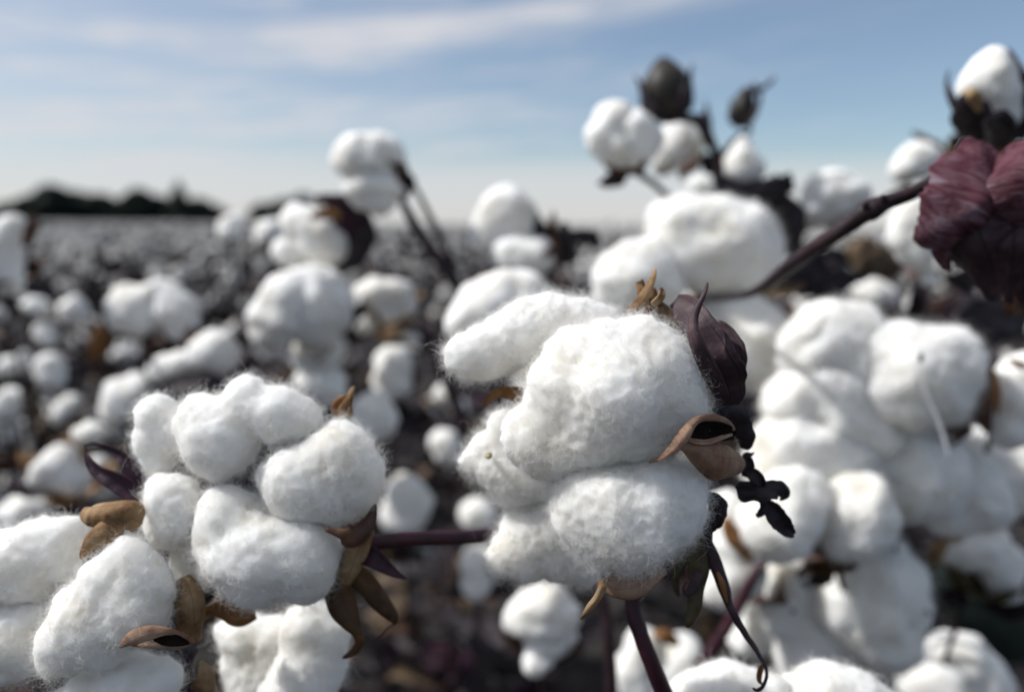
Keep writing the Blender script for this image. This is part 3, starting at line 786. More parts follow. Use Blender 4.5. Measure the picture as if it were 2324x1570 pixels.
    add_sheet(t, 'bur_valve', 'z3', D, [(830, 1050, 4, 40, 0, -50), (860, 1120, 1, 68, 0, -60), (868, 1200, 0, 76, 0, -60), (870, 1280, 1, 66, 0, -60), (880, 1350, 4, 40, 0, -50)], M_BUR, 'tan bur valve behind the front lock', n=28, nv=13, rough=0.0006, th=.0004)
    add_sheet(t, 'bur_valve', 'z3', D, [(545, 1365, -14, 5, 0, -30), (600, 1325, -15, 34, 0, -40), (680, 1300, -14, 34, 0, -40), (770, 1293, -12, 15, 0, -30), (840, 1316, -9, 11, 0, -30), (890, 1345, -6, 4, 0, 0)], M_BURPINK, 'upper lip of the open lower bur', rough=0.0005, th=.0004)
    add_sheet(t, 'bur_valve', 'z3', D, [(690, 1310, -13, 10, 0, 30), (740, 1325, -12, 26, 0, 40), (800, 1335, -11, 24, 0, 40), (862, 1348, -8, 6, 0, 20)], M_HOLLOW_SHADE, 'painted shade in the opening of the lower bur', rough=0.0003, th=.0006)  # dark sheet painted as the shade between the lips
    add_sheet(t, 'bur_valve', 'z3', D, [(600, 1350, -12, 10, 0, -30), (660, 1350, -13, 18, 0, -40), (730, 1362, -12, 9, 0, -40), (810, 1366, -9, 7, 0, -40), (870, 1352, -7, 3, 0, 0)], M_BURPINK, rough=0.0005, th=.0004)
    add_sheet(t, 'bur_valve', 'z3', D, [(920, 1570, 4, 60, 0, -50), (935, 1510, 4, 48, 0, -60), (925, 1450, 5, 22, 0, -50), (910, 1430, 6, 4, 0, 0)], M_BUR, rough=0.0005, th=.0004)
    add_tube(t, 'stalk', 'z3', D, [(850, 1380, 14, 50), (830, 1470, 16, 52), (850, 1580, 18, 52), (840, 1800, 26, 52)], M_STEM, n=20, bump=.15)


left_bolls()

# ------------------------------------------------------------------ other bolls, near to far
boll('white boll tucked below the big left boll and its rusty bract', 'z3', 0.262, [
    (-3, [(1400, 1280, 132), (1480, 1320, 112), (1530, 1280, 66), (1400, 1480, 170), (1330, 1600, 170), (1450, 1420, 130)]),
    (3, [(1250, 1340, 120), (1120, 1330, 120), (1020, 1295, 52), (1200, 1480, 140), (1130, 1540, 130), (1080, 1450, 80)])], sub=5, fine=True, hair=9000, haird=dict(length=.0055, rad=.00004), seed=120)

boll('largest blurred white boll behind the top of the focused one', 'z5', 0.345, [
    (0, [(1350, 1110, 190), (1540, 1170, 250), (1690, 1150, 165), (1300, 1060, 140), (1700, 1250, 150), (1420, 1250, 170)]),
    (-4, [(1000, 1370, 175), (1110, 1290, 150), (1050, 1480, 150), (1180, 1400, 150)]),
    (3, [(1663, 1690, 225), (1560, 1620, 150), (1700, 1800, 175)])], base=(1500, 1470, 14), burmat=M_BUR, bursize=.7, stem=False, sub=5, hair=3000, haird=dict(length=.008, rad=.00005), lift=.4)

boll('upper big lumpy blurred boll of the right cluster with a dark speck', 'z7', 0.30, [
    (4, [(560, 220, 145), (680, 190, 120), (490, 280, 100), (620, 330, 130), (700, 300, 110)]),
    (3, [(450, 430, 100), (600, 450, 145), (640, 540, 115), (390, 470, 66), (530, 380, 110), (740, 560, 120), (700, 440, 110)]),
    (-4, [(880, 330, 172), (1000, 310, 140), (1020, 430, 115), (850, 430, 135), (780, 250, 95), (1060, 260, 70)])], base=(820, 560, 40), bracts=2, sub=5, hair=3000, haird=dict(length=.008, rad=.00005), lift=.4)
boll('wide blurred boll below the speckled one in the right cluster', 'z7', 0.305, [
    (-3, [(400, 640, 138), (520, 640, 135), (600, 700, 104), (330, 720, 86), (450, 560, 90), (690, 640, 90)]),
    (2, [(900, 710, 150), (980, 690, 120), (880, 810, 100), (1010, 800, 95), (820, 640, 80)]),
    (14, [(1150, 830, 110), (1120, 740, 100), (1200, 870, 70), (1015, 890, 65), (1080, 910, 50)])], base=(760, 800, 42), bur=0, bracts=0, sub=5, hair=3000, haird=dict(length=.008, rad=.00005), lift=.4)
boll('two round white lobes of a blurred boll beside the black bract scrap', 'z7', 0.285, [
    (0, [(420, 870, 142), (380, 950, 120), (470, 790, 85), (330, 930, 90)]),
    (1, [(680, 860, 128), (660, 960, 112), (700, 800, 75), (740, 920, 90)])], base=(600, 1060, 16), burmat=M_RUST, bursize=.55, sub=5, bracts=2, hair=3000, haird=dict(length=.008, rad=.00005), lift=.4)
t_ = boll('blurred boll with a rusty brown scrap right of the focused one', 'z7', 0.315, [
    (0, [(190, 870, 82), (200, 1000, 90), (230, 1120, 105), (170, 1180, 80)])], base=(220, 1100, 30), bur=3, bracts=1)
add_sheet(t_, 'bract', 'z7', 0.31, [(180, 900, -26, 14, 0, -30), (205, 960, -27, 34, 0, -40), (235, 1000, -27, 36, 0, -40), (265, 1045, -26, 22, 0, -30), (285, 1070, -24, 4, 0, 0)], M_ORANGE, 'rusty brown dry scrap on the lint', rough=.001)
boll('long blurred white lock hanging at the lower right', 'z7', 0.325, [
    (-4, [(600, 1200, 92), (690, 1240, 158), (790, 1150, 150), (780, 1310, 145), (820, 1410, 85), (760, 1050, 95), (850, 1230, 80)]),
    (8, [(430, 1130, 95), (430, 1250, 120), (510, 1350, 120), (480, 1450, 100), (600, 1420, 90)])], base=(640, 1060, 20), sub=5, bracts=2, hair=3000, haird=dict(length=.008, rad=.00005), lift=.4)
boll('small blurred white boll behind the long curled tendril', 'z7', 0.36, [
    (0, [(280, 1230, 62), (300, 1350, 82), (250, 1370, 60)])], bracts=2)
t_ = boll('half open blurred boll with a pale bur edge at the far right', 'z7', 0.36, [
    (0, [(1160, 1000, 95), (1080, 1040, 66), (1240, 1070, 88), (1250, 1170, 62), (1190, 930, 40)])], base=(1130, 1160, 10), burmat=M_GREEN, bracts=3)
add_sheet(t_, 'bur_valve', 'z7', 0.35, [(1100, 980, -8, 8, 0, -20), (1030, 990, -10, 20, 0, -40), (1000, 1020, -10, 30, 0, -40), (985, 1060, -8, 22, 0, -30), (975, 1085, -6, 4, 0, 0)], M_BUR, 'pale cream edge of the bur', rough=.001)
boll('white boll rising from the bottom edge right of the red stalk', 'z7', 0.262, [
    (0, [(200, 1580, 128), (90, 1610, 130), (330, 1610, 120), (180, 1700, 140), (-10, 1650, 100)]),
    (2, [(560, 1570, 120), (450, 1600, 100), (680, 1610, 125), (780, 1660, 105), (600, 1680, 140)])], sub=5, fine=True, hair=9000, haird=dict(length=.0055, rad=.00004), seed=160, bur=0, bracts=0)
boll('grey shaded blurred boll in the lower right corner', 'z7', 0.40, [
    (0, [(960, 1520, 110), (1100, 1450, 100), (1180, 1540, 100), (1040, 1400, 66), (1020, 1560, 100)])], bracts=3)
t_ = boll('blurred boll cut by the right edge with an orange bur edge', 'z7', 0.30, [
    (0, [(1300, 450, 105), (1280, 560, 85), (1340, 340, 85), (1260, 360, 50)])], base=(1250, 480, 30), bur=0, bracts=1)
add_sheet(t_, 'bur_valve', 'z7', 0.295, [(1190, 570, 2, 14, 0, -40), (1165, 490, 0, 44, 0, -50), (1160, 400, 0, 46, 0, -50), (1185, 330, 0, 26, 0, -50), (1190, 300, 0, 5, 0, 0)], M_BURDARK, rough=.001)
add_sheet(t_, 'bur_valve', 'z7', 0.29, [(1190, 300, 0, 4, 0, -20), (1210, 350, -2, 14, 0, -30), (1225, 420, -3, 14, 0, -30), (1225, 500, -2, 6, 0, -30)], M_ORANGE, rough=.0005)
add_sheet(t_, 'bur_valve', 'z7', 0.29, [(1270, 290, -4, 4, 0, -20), (1300, 305, -5, 14, 0, -30), (1340, 320, -5, 14, 0, -30)], M_ORANGE, rough=.0005)
boll('grey blurred boll under the one cut by the right edge', 'z7', 0.42, [
    (0, [(1290, 720, 105), (1200, 660, 66), (1150, 590, 50), (1330, 820, 90), (1240, 760, 80)])], bracts=2)

t_ = boll('half open boll in dark bracts at the top right corner', 'z6', 0.27, [
    (0, [(1310, 215, 112), (1245, 275, 84), (1340, 320, 105), (1330, 160, 70), (1390, 400, 66), (1400, 460, 40)])], base=(1360, 560, 14), bur=0, bracts=0, stem=False)
add_sheet(t_, 'bract', 'z6', 0.27, [(1330, 580, 8, 40, 0, -40), (1270, 500, 2, 90, 0, -50), (1220, 420, -6, 100, 0, -50), (1190, 340, -8, 46, 0, -40), (1180, 300, -8, 6, 0, 0)], M_BLACK, rough=.001)
add_sheet(t_, 'bract', 'z6', 0.27, [(1340, 580, 0, 46, 0, -40), (1360, 500, -14, 80, 0, -50), (1350, 430, -18, 60, 0, -50), (1330, 400, -18, 10, 0, 0)], M_BLACK, rough=.001)
add_sheet(t_, 'bract', 'z6', 0.27, [(1230, 480, 10, 30, 0, -30), (1160, 400, 10, 24, 0, -40), (1115, 320, 11, 18, 0, -40), (1098, 250, 12, 8, 0, -30), (1110, 190, 12, 3, 0, 0)], M_BLACK, 'thin dark bract spike', rough=.0006)
add_sheet(t_, 'bract', 'z6', 0.27, [(1420, 540, 4, 60, 0, 30), (1450, 420, 0, 76, 0, 40), (1450, 300, -2, 70, 0, 40), (1430, 180, 0, 36, 0, 40), (1405, 80, 2, 4, 0, 0)], M_LEAFDRY, 'tall dark bract at the right of the lint', rough=.0008)
add_sheet(t_, 'bur_valve', 'z6', 0.268, [(1260, 400, -20, 10, 0, -30), (1245, 345, -22, 34, 0, -50), (1215, 310, -22, 30, 0, -50), (1180, 298, -18, 6, 0, 0)], M_BUR, 'tan bur tip on the lint', rough=.0006)
add_tube(t_, 'stalk', 'z6', 0.275, [(1380, 500, 6, 50), (1390, 600, 8, 55), (1420, 760, 16, 60), (1440, 1000, 24, 62), (1460, 1400, 30, 64)], M_RUST, n=20)

boll('small boll with spiky dry bracts above the diagonal branch', 'z6', 0.42, [
    (0, [(930, 655, 88), (870, 690, 58), (1000, 640, 70), (950, 600, 50)])], base=(1060, 640, 14), burmat=M_BUR, bracts=4, bractmat=M_LEAFBROWN)
boll('elongated blurred white boll hanging below the diagonal branch', 'z6', 0.34, [
    (0, [(920, 920, 108), (890, 1020, 88), (950, 1100, 84), (1000, 1180, 36), (1000, 880, 70)]),
    (2, [(1010, 1235, 40), (1000, 1190, 30)])], base=(1000, 850, 24), bracts=1)
boll('pale blurred boll against the sky just left of the diagonal branch', 'z6', 0.43, [
    (0, [(540, 815, 122), (450, 880, 92), (620, 840, 98), (480, 800, 90)])], bracts=2)
boll('small grey boll between the diagonal branch and the right cluster', 'z6', 0.5, [
    (0, [(740, 1305, 72), (790, 1320, 60), (690, 1300, 50)])], bracts=2)

boll('round boll against the sky left of the dark closed boll', 'z5', 0.385, [
    (0, [(900, 590, 108), (960, 510, 118), (990, 640, 115)]),
    (0, [(1070, 560, 128), (1050, 640, 120), (1130, 610, 80)])], base=(1040, 760, 16), bracts=2, bursize=.85, stem=False)
boll('grey shaded boll hanging behind the round one under the dark closed boll', 'z5', 0.43, [
    (0, [(1330, 590, 110), (1250, 680, 98), (1400, 620, 78), (1220, 740, 60), (1280, 500, 50)])], base=(1400, 660, 14), bur=2, bracts=3, bractmat=M_LEAFDRY)
boll('cone shaped half open boll in a dark cup against the sky', 'z5', 0.42, [
    (0, [(1660, 720, 88), (1650, 640, 48), (1655, 600, 26), (1710, 760, 74), (1600, 760, 66), (1650, 790, 80)])], base=(1660, 890, 8), burmat=M_BURDARK, bursize=.9, bracts=3)
boll('tiny pale boll low behind the dark stem of the sky group', 'z5', 0.5, [
    (0, [(1450, 860, 62), (1400, 850, 45), (1480, 900, 50)])], bracts=0)
boll('double lobed pale boll standing at the horizon left of the black leaf', 'z5', 0.43, [
    (0, [(340, 970, 122), (260, 1060, 98), (420, 1010, 105), (230, 1170, 82), (380, 1080, 90)]),
    (-6, [(400, 1240, 108), (520, 1240, 112), (330, 1240, 64), (460, 1290, 90)])], base=(560, 1330, 16), burmat=M_BURDARK, bracts=2)

t_ = boll('tall boll against the sky on a long leaning stalk left of centre', 'z8', 0.42, [
    (0, [(890, 235, 118), (1000, 220, 108), (830, 265, 82), (960, 280, 95), (1060, 240, 60)]),
    (3, [(960, 420, 118), (880, 400, 78), (1030, 400, 82), (1000, 490, 60)])], base=(1120, 300, 8), burmat=M_BURDARK, bracts=1, bursize=.6, stem=False)
add_tube(t_, 'stalk', 'z8', 0.42, [(1090, 230, 8, 14), (1130, 330, 10, 22), (1100, 430, 12, 18), (1180, 600, 16, 30), (1290, 760, 20, 32), (1440, 970, 24, 34), (1560, 1160, 30, 36)], M_STEM, n=30)
add_tube(t_, 'stalk', 'z8', 0.425, [(1130, 320, 10, 14), (1200, 440, 14, 14), (1290, 620, 20, 20), (1340, 720, 22, 22), (1400, 900, 30, 22)], M_STEM, n=24)
t_ = boll('boll with a tan bur patch and a dark purple bract under the tall stalk boll', 'z8', 0.45, [
    (0, [(700, 650, 124), (600, 620, 106), (560, 560, 70), (745, 715, 95), (640, 720, 90)]),
    (4, [(500, 740, 70), (540, 780, 60)])], base=(830, 640, 22), burmat=M_BURDARK, bursize=.8, bracts=0)
add_sheet(t_, 'bract', 'z8', 0.44, [(880, 720, 8, 60, 0, -30), (860, 620, 0, 100, 0, -40), (820, 520, -6, 90, 0, -40), (740, 480, -8, 50, 10, -40), (660, 450, -6, 8, 0, 0)], M_PURPLE, 'large dark purple bract', rough=.0015, edge=.3)
add_sheet(t_, 'bract', 'z8', 0.44, [(830, 520, 4, 60, 0, -30), (890, 620, 2, 90, 0, -40), (880, 740, 4, 70, 0, -40), (800, 820, 8, 40, 0, -30), (740, 830, 10, 5, 0, 0)], M_BLACK, rough=.0015, edge=.3)
add_sheet(t_, 'bur_valve', 'z8', 0.43, [(790, 560, -24, 20, 0, -30), (730, 540, -26, 34, 0, -50), (670, 550, -26, 28, 0, -50), (635, 575, -22, 5, 0, 0)], M_ORANGE, 'tan patch of bur over the lint', rough=.0008)
boll('big round two lobed white boll in the middle left of the field', 'z8', 0.43, [
    (-6, [(500, 1050, 160), (420, 1100, 105), (430, 1170, 78), (540, 960, 120), (480, 1140, 90)]),
    (0, [(620, 950, 140), (700, 1050, 150), (640, 1100, 130), (740, 960, 100)])], base=(640, 1180, 30), bracts=2, sub=5)
boll('grey shaded boll right beneath the big two lobed middle left boll', 'z8', 0.45, [
    (0, [(660, 1290, 110), (720, 1240, 92), (600, 1270, 70)]),
    (2, [(690, 1430, 110), (620, 1420, 78), (740, 1480, 90)])], bracts=3)
boll('knobbly grey boll with small lumps right of the two lobed one', 'z8', 0.5, [
    (0, [(990, 970, 100), (1100, 960, 76), (920, 970, 72)]), (-2, [(1050, 1060, 66), (1150, 1020, 50)]), (2, [(920, 1120, 58), (1170, 1190, 40)])], bracts=3, burmat=M_BUR)
boll('upright grey boll above the lone tan tip of the big left boll', 'z8', 0.48, [
    (0, [(1070, 1320, 100), (1060, 1420, 95), (1040, 1470, 78)])], bracts=3)
boll('round white boll touching the tan tip of the big left boll', 'z8', 0.44, [
    (0, [(970, 1560, 95), (920, 1610, 80), (1010, 1620, 85), (960, 1660, 80)])], bracts=2)
boll('small pinkish boll at the horizon beside the purple bract boll', 'z8', 0.62, [
    (0, [(420, 640, 72), (390, 670, 50), (450, 610, 40)])], bracts=1)
boll('small white boll at the horizon left of the pinkish one', 'z8', 0.64, [
    (0, [(220, 650, 66), (240, 590, 48), (200, 610, 50)])], bracts=1)
boll('broad pale boll on the left in front of the crowded field', 'z4', 0.52, [
    (0, [(640, 720, 98), (600, 770, 82), (700, 800, 88), (760, 680, 70)]),
    (3, [(860, 740, 105), (890, 830, 78), (800, 660, 70)])], bracts=3)
boll('curved grey boll with a low left tail under the broad pale one', 'z4', 0.48, [
    (0, [(1050, 950, 106), (980, 970, 70), (1110, 990, 70)]), (0, [(830, 1040, 78), (780, 1050, 50), (900, 1010, 60)])], bracts=2)
boll('white boll behind the upper left lobe of the big left boll', 'z4', 0.5, [
    (0, [(600, 1170, 95), (570, 1240, 70), (690, 1130, 78), (640, 1230, 80)])], bracts=2)
t_ = boll('tall blurred boll cut by the left edge at the horizon', 'z4', 0.5, [
    (0, [(40, 400, 88), (70, 330, 58), (10, 520, 92), (40, 620, 66), (-40, 450, 90)])], bracts=2)
add_sheet(t_, 'bract', 'z4', 0.49, [(120, 440, 0, 14, 0, -20), (140, 390, -2, 30, 0, -30), (160, 330, -2, 34, 0, -30), (170, 280, 0, 10, 0, 0)], M_BURDARK, rough=.001)
boll('small bright boll ringed by dark stems on the left', 'z4', 0.70, [(0, [(365, 740, 64), (350, 770, 50)])], bracts=3)
boll('small white boll left of the bright ringed one', 'z4', 0.70, [(0, [(180, 730, 50), (140, 730, 36), (210, 740, 36)])], bracts=2)
boll('small white boll below the bright ringed one', 'z4', 0.70, [(0, [(220, 850, 50), (240, 890, 42)])], bracts=2)
boll('soft oval boll left of the orange brown leaf', 'z4', 0.66, [(0, [(240, 1030, 70), (260, 1090, 60)])], bracts=2)
boll('small boll at the left edge above the shaded one', 'z4', 0.66, [(0, [(60, 1020, 52), (30, 1040, 44)])], bracts=2)
boll('bright boll at the left edge level with the big left boll', 'z4', 0.62, [(0, [(40, 1200, 66), (20, 1250, 66), (80, 1180, 44)])], bracts=2)
boll('tilted oval boll left of the big left boll', 'z4', 0.62, [(0, [(320, 1230, 50), (355, 1200, 42), (290, 1270, 42)])], bracts=2)
t_ = boll('white boll with tan bur sides behind the purple bract loops', 'z3', 0.45, [
    (0, [(270, 520, 80), (200, 580, 70), (330, 600, 80)]), (0, [(430, 390, 55), (380, 400, 45)])], bur=4, burmat=M_BUR, bracts=1)
boll('dim boll behind the purple loops at the left', 'z3', 0.5, [(0, [(440, 560, 70), (380, 620, 70), (470, 640, 60)])], bracts=2)
boll('low grey boll at the left edge under a purple bract', 'z3', 0.5, [(0, [(110, 760, 90), (40, 790, 70), (180, 740, 60)])], bracts=3, bractmat=M_PURPLE)
boll('white boll just right of the big left boll above its red stalk', 'p', 0.48, [
    (0, [(915, 1120, 46), (900, 1165, 42), (950, 1140, 34), (925, 1180, 36)])], bracts=1)
boll('small blurred boll left of the focused boll below its lowest left lock', 'p', 0.55, [(0, [(1080, 1165, 40), (1100, 1180, 30)])], bracts=2)
boll('upright dim boll below the red stalk left of the focused boll', 'p', 0.5, [(0, [(1085, 1275, 40), (1080, 1325, 36)])], bracts=2)
boll('knobbly white boll hanging directly under the focused boll', 'p', 0.36, [
    (0, [(1230, 1385, 64), (1185, 1400, 42), (1270, 1400, 46)]), (3, [(1235, 1450, 50), (1270, 1440, 40)]), (-2, [(1215, 1505, 30), (1235, 1490, 24)])], bracts=1, bur=3)
t_ = boll('shaded boll with an ochre bur cap right of the red stalk', 'p', 0.40, [
    (0, [(1460, 1470, 44), (1440, 1520, 46), (1455, 1570, 44)]), (4, [(1540, 1490, 56), (1510, 1540, 60)])], bracts=2, bur=3)
add_sheet(t_, 'bur_valve', 'p', 0.385, [(1540, 1462, -18, 8, 0, -30), (1520, 1448, -20, 18, 0, -40), (1498, 1440, -20, 14, 0, -40), (1480, 1445, -18, 3, 0, 0)], M_ORANGE, 'ochre cap of bur on the lint', rough=.0008)
boll('pale boll behind the top left lock of the focused boll', 'p', 0.36, [
    (0, [(1110, 710, 80), (1180, 690, 66), (1060, 740, 56), (1160, 660, 44)])], bracts=1)
boll('small white boll left of the hooked brown bur tip', 'p', 0.6, [(0, [(1012, 1010, 34), (1020, 1035, 26), (995, 1000, 22)])], bracts=2)
boll('small boll in the gap between the two foreground bolls', 'p', 0.62, [(0, [(1040, 925, 22), (1010, 895, 26)])], bracts=2)


# ------------------------------------------------------------------ closed bolls, leaves, branches
def closed_boll(label, fr, d, c, rx, ry, tip, stem):
    dm = d; d = DP(d)
    bp = W(fr, c[0], c[1] + ry, d)
    t = thing('closed_boll', bp, label, 'closed boll', 'closed cotton bolls')
    V, F = ico(4); V = V.copy()
    cen = W(fr, c[0], c[1], d)
    ax = nrm(W(fr, *tip, d) - cen); A = nrm(np.cross(ax, cen - CAMP)); B = np.cross(ax, A)
    R1, R2 = plen(fr, rx, d), plen(fr, ry, d)
    h = V @ np.array([0, 0, 1.0]); rr = 1 - 0.25 * np.clip(h, 0, 1) ** 2
    an = np.arctan2(V[:, 1], V[:, 0]); rr = rr * (1 - 0.07 * np.abs(np.sin(2 * an)) ** .5 * 0 - 0.06 * np.exp(-(np.abs(np.cos(2 * an)) * 6) ** 2))
    P = cen + (V[:, :1] * A + V[:, 1:2] * B) * R1 * rr[:, None] + ax * (h * R2 * (1 + .12 * np.clip(h, 0, 1) ** 6))[:, None]
    part('shell', P, F, M_BOLLGREEN, t)
    V, F = px_tube(fr, dm, stem); part('stalk', V, F, M_STEM, t)
    for k in range(3):
        a = k * 2.1 + .5; e = A * math.cos(a) + B * math.sin(a)
        b0 = cen - ax * R2 * 1.02
        pr = np.array([(0, .05), (.05, .7), (.6, 1.12), (1.3, 1.15), (1.9, 1.35)])
        Pp = catmull(b0 + pr[:, :1] * R1 * ax + pr[:, 1:] * R1 * e, 14); S = np.tile(np.cross(ax, e), (14, 1))
        V, F, uv = sheet_mesh(Pp, S, np.maximum(catmull(np.array([[.1], [.5], [.55], [.25], [.02]]) * R1, 14)[:, 0], 1e-5), np.full(14, -.8), 7, .0005, rough=.001, edge=.5)
        part('bract', V, F, M_BLACK, t, uv=uv)
    return t


closed_boll('dark closed boll against the sky topped by dry tips', 'z5', 0.385, (1240, 325), 135, 165, (1220, 150), [(1270, 480, 4, 30), (1330, 480, 8, 24), (1420, 500, 10, 30), (1480, 620, 14, 28)])
closed_boll('small dark closed bud on a forked twig against the sky', 'z5', 0.42, (1665, 420), 66, 105, (1690, 300), [(1690, 510, 0, 14), (1700, 560, 2, 10), (1620, 600, 6, 12), (1550, 680, 10, 16)])


def branch(label, fr, d, paths, mat, name='cotton_branch', group=None, cat='branch'):
    p0 = paths[0][-1]
    t = thing(name, W(fr, p0[0], p0[1], DP(d, p0[2])), label, cat, group)
    for i, pts in enumerate(paths):
        V, F = px_tube(fr, d, pts, n=36); part('stem' if i == 0 else 'twig', V, F, mat, t)
    return t


t_ = branch('thick dark branch rising diagonally to the purple leaf at the right', 'z6', 0.266, [
    [(1130, 700, 8, 40), (1080, 735, 8, 42), (1000, 770, 8, 36), (900, 815, 8, 36), (800, 850, 8, 40), (730, 885, 8, 58), (690, 900, 9, 52), (600, 970, 14, 42), (450, 1070, 26, 40), (300, 1180, 50, 36), (180, 1275, 90, 28), (60, 1320, 140, 16), (-80, 1335, 200, 12)],
    [(790, 850, 6, 20), (785, 825, 4, 15), (770, 815, 4, 6)], [(700, 880, 2, 22), (690, 860, 0, 12), (715, 850, 0, 5)]], M_STEM)
add_sheet(t_, 'dry_leaf', 'z6', 0.29, [(180, 1310, 2, 10, 0, 20), (240, 1300, 0, 26, 10, 30), (320, 1280, 0, 30, 10, 30), (400, 1255, 2, 5, 0, 0)], M_LEAFBROWN, rough=.001)
branch('dark forked stem of the group of bolls standing against the sky', 'z5', 0.40, [
    [(1400, 470, 0, 26), (1450, 520, 2, 28), (1490, 620, 4, 26), (1530, 720, 6, 28), (1540, 850, 8, 26), (1570, 960, 10, 30), (1640, 1100, 16, 34), (1700, 1400, 30, 36), (1800, 1900, 60, 40)],
    [(1440, 460, 2, 8), (1465, 450, 2, 12), (1470, 500, 2, 16), (1480, 600, 4, 10)],
    [(1660, 560, 10, 10), (1610, 610, 8, 12), (1550, 690, 6, 16), (1530, 740, 6, 14)],
    [(1040, 760, 0, 26), (1110, 800, 2, 20), (1180, 850, 6, 18), (1260, 920, 12, 18), (1400, 1040, 30, 20)],
    [(1690, 330, 14, 22), (1740, 330, 14, 18), (1780, 310, 14, 14), (1840, 260, 14, 8)],
    [(1740, 320, 14, 12), (1720, 280, 14, 6)], [(1690, 540, 12, 8), (1740, 440, 13, 12), (1760, 350, 14, 12)]], M_STEM)
branch('bare dark stalk slanting up behind the focused boll at lower right', 'z10', 0.30, [
    [(720, 860, 0, 22), (640, 970, 0, 30), (560, 1130, 2, 32), (470, 1280, 4, 34), (360, 1440, 8, 38), (240, 1640, 14, 40)]], M_STEMRED)
branch('faint dark upright stem behind the red stalk of the focused boll', 'z2', 0.27, [
    [(970, 1000, 10, 30), (1000, 1120, 10, 34), (1020, 1300, 10, 34), (1040, 1650, 14, 36)]], M_STEM)
branch('dark stem left of the focused boll crossing the field', 'p', 0.55, [
    [(960, 720, 0, 12), (990, 800, 0, 13), (1020, 880, 10, 14), (1060, 1000, 20, 15), (1080, 1200, 40, 16)],
    [(985, 790, 0, 9), (940, 800, -6, 7), (900, 790, -8, 5)]], M_STEM)


def leaf(label, fr, d, sheets, mat, name='dried_leaf', group='dried leaves', **kw):
    c = sheets[0][0]
    t = thing(name, W(fr, c[0], c[1], DP(d, c[2])), label, 'leaf', group)
    for i, s in enumerate(sheets):
        m = mat[i % len(mat)] if isinstance(mat, list) else mat
        V, F, uv = px_sheet(fr, d, s, **kw); part('blade' if i == 0 else 'lobe', V, F, m, t, uv=uv)
    return t


def leaf_purple_material():
    m, nt, b = new_mat('powdery_purple_leaf')
    tc = nt.nodes.new('ShaderNodeTexCoord'); mp = nt.nodes.new('ShaderNodeMapping'); mp.inputs['Scale'].default_value = (1.2, 8.0, 1)
    nt.links.new(tc.outputs['UV'], mp.inputs[0])
    n1 = nt.nodes.new('ShaderNodeTexNoise'); n1.inputs['Scale'].default_value = 1.0; n1.inputs['Detail'].default_value = 8; n1.inputs['Roughness'].default_value = .65
    n1.inputs['Distortion'].default_value = 1.2
    nt.links.new(mp.outputs[0], n1.inputs['Vector'])
    c1 = n_ramp(nt, n1.outputs[0], [(0.32, (0.012, 0.008, 0.010)), (0.41, (0.075, 0.022, 0.034)), (0.48, (0.125, 0.05, 0.062)), (0.57, (0.18, 0.105, 0.125)), (0.70, (0.29, 0.235, 0.265))])
    n2 = n_noise(nt, 34, 5)
    c2 = n_ramp(nt, n2.outputs[0], [(0.36, (0.45, 0.4, 0.4)), (0.5, (1, 1, 1))])
    mx = nt.nodes.new('ShaderNodeMix'); mx.data_type = 'RGBA'; mx.blend_type = 'MULTIPLY'; mx.inputs['Factor'].default_value = .8
    nt.links.new(c1, mx.inputs['A']); nt.links.new(c2, mx.inputs['B']); nt.links.new(mx.outputs['Result'], b.inputs['Base Color'])
    b.inputs['Roughness'].default_value = 0.8; b.inputs['Specular IOR Level'].default_value = 0.12
    n_bump(nt, b, n1.outputs[0], 0.8, 0.003)
    return m


M_PLEAF = leaf_purple_material()
leaf('crumpled purple red leaf with a frayed edge at the right edge', 'z6', 0.262, [
    [(1330, 560, 4, 60, 0, -20), (1270, 620, -4, 130, 10, -30), (1215, 720, -10, 170, 15, -35), (1170, 830, -12, 180, 15, -35), (1110, 930, -10, 160, 15, -30), (1040, 1010, -6, 110, 20, -25), (960, 1060, 0, 40, 20, -20)],
    [(1420, 560, 0, 80, -10, -30), (1440, 680, -14, 170, -5, -35), (1440, 800, -16, 190, 0, -35), (1440, 930, -12, 190, 0, -30), (1430, 1040, -4, 140, 0, -30)],
    [(1240, 850, -6, 120, 10, -20), (1230, 960, -8, 180, 5, -30), (1250, 1060, -6, 170, 0, -35), (1290, 1160, -2, 120, 0, -40), (1320, 1260, 2, 70, 0, -40), (1345, 1345, 6, 8, 0, 0)],
    [(1100, 960, -4, 90, 10, -30), (1070, 1060, -4, 60, 10, -40), (1085, 1140, 0, 34, 0, -50), (1120, 1200, 4, 4, 0, 0)],
    [(1400, 960, -8, 150, 0, -30), (1410, 1080, -8, 150, 0, -40), (1400, 1200, -2, 90, 0, -50), (1400, 1290, 2, 40, -10, -60), (1420, 1365, 6, 5, 0, 0)],
    [(1500, 1080, -4, 110, 0, -40), (1480, 1220, 0, 80, 0, -50), (1470, 1360, 6, 10, 0, 0)]],
     [M_PLEAF, M_PLEAF, M_BRACT, M_PLEAF, M_BRACT, M_BRACT], rough=0.0024, rfreq=75, edge=0.3, n=40, nv=21)
leaf('black lobed leaf standing at the horizon right of the double lobed boll', 'z5', 0.43, [
    [(700, 1290, 4, 50, 0, -20), (690, 1200, 2, 60, 0, -30), (680, 1120, 0, 44, 0, -30), (670, 1050, 0, 14, 0, 0)],
    [(690, 1150, 0, 40, 0, 20), (770, 1140, 0, 46, 10, 30), (830, 1150, 2, 44, 10, 30), (850, 1210, 4, 10, 0, 0)]], M_BLACK, rough=.002, edge=.4)
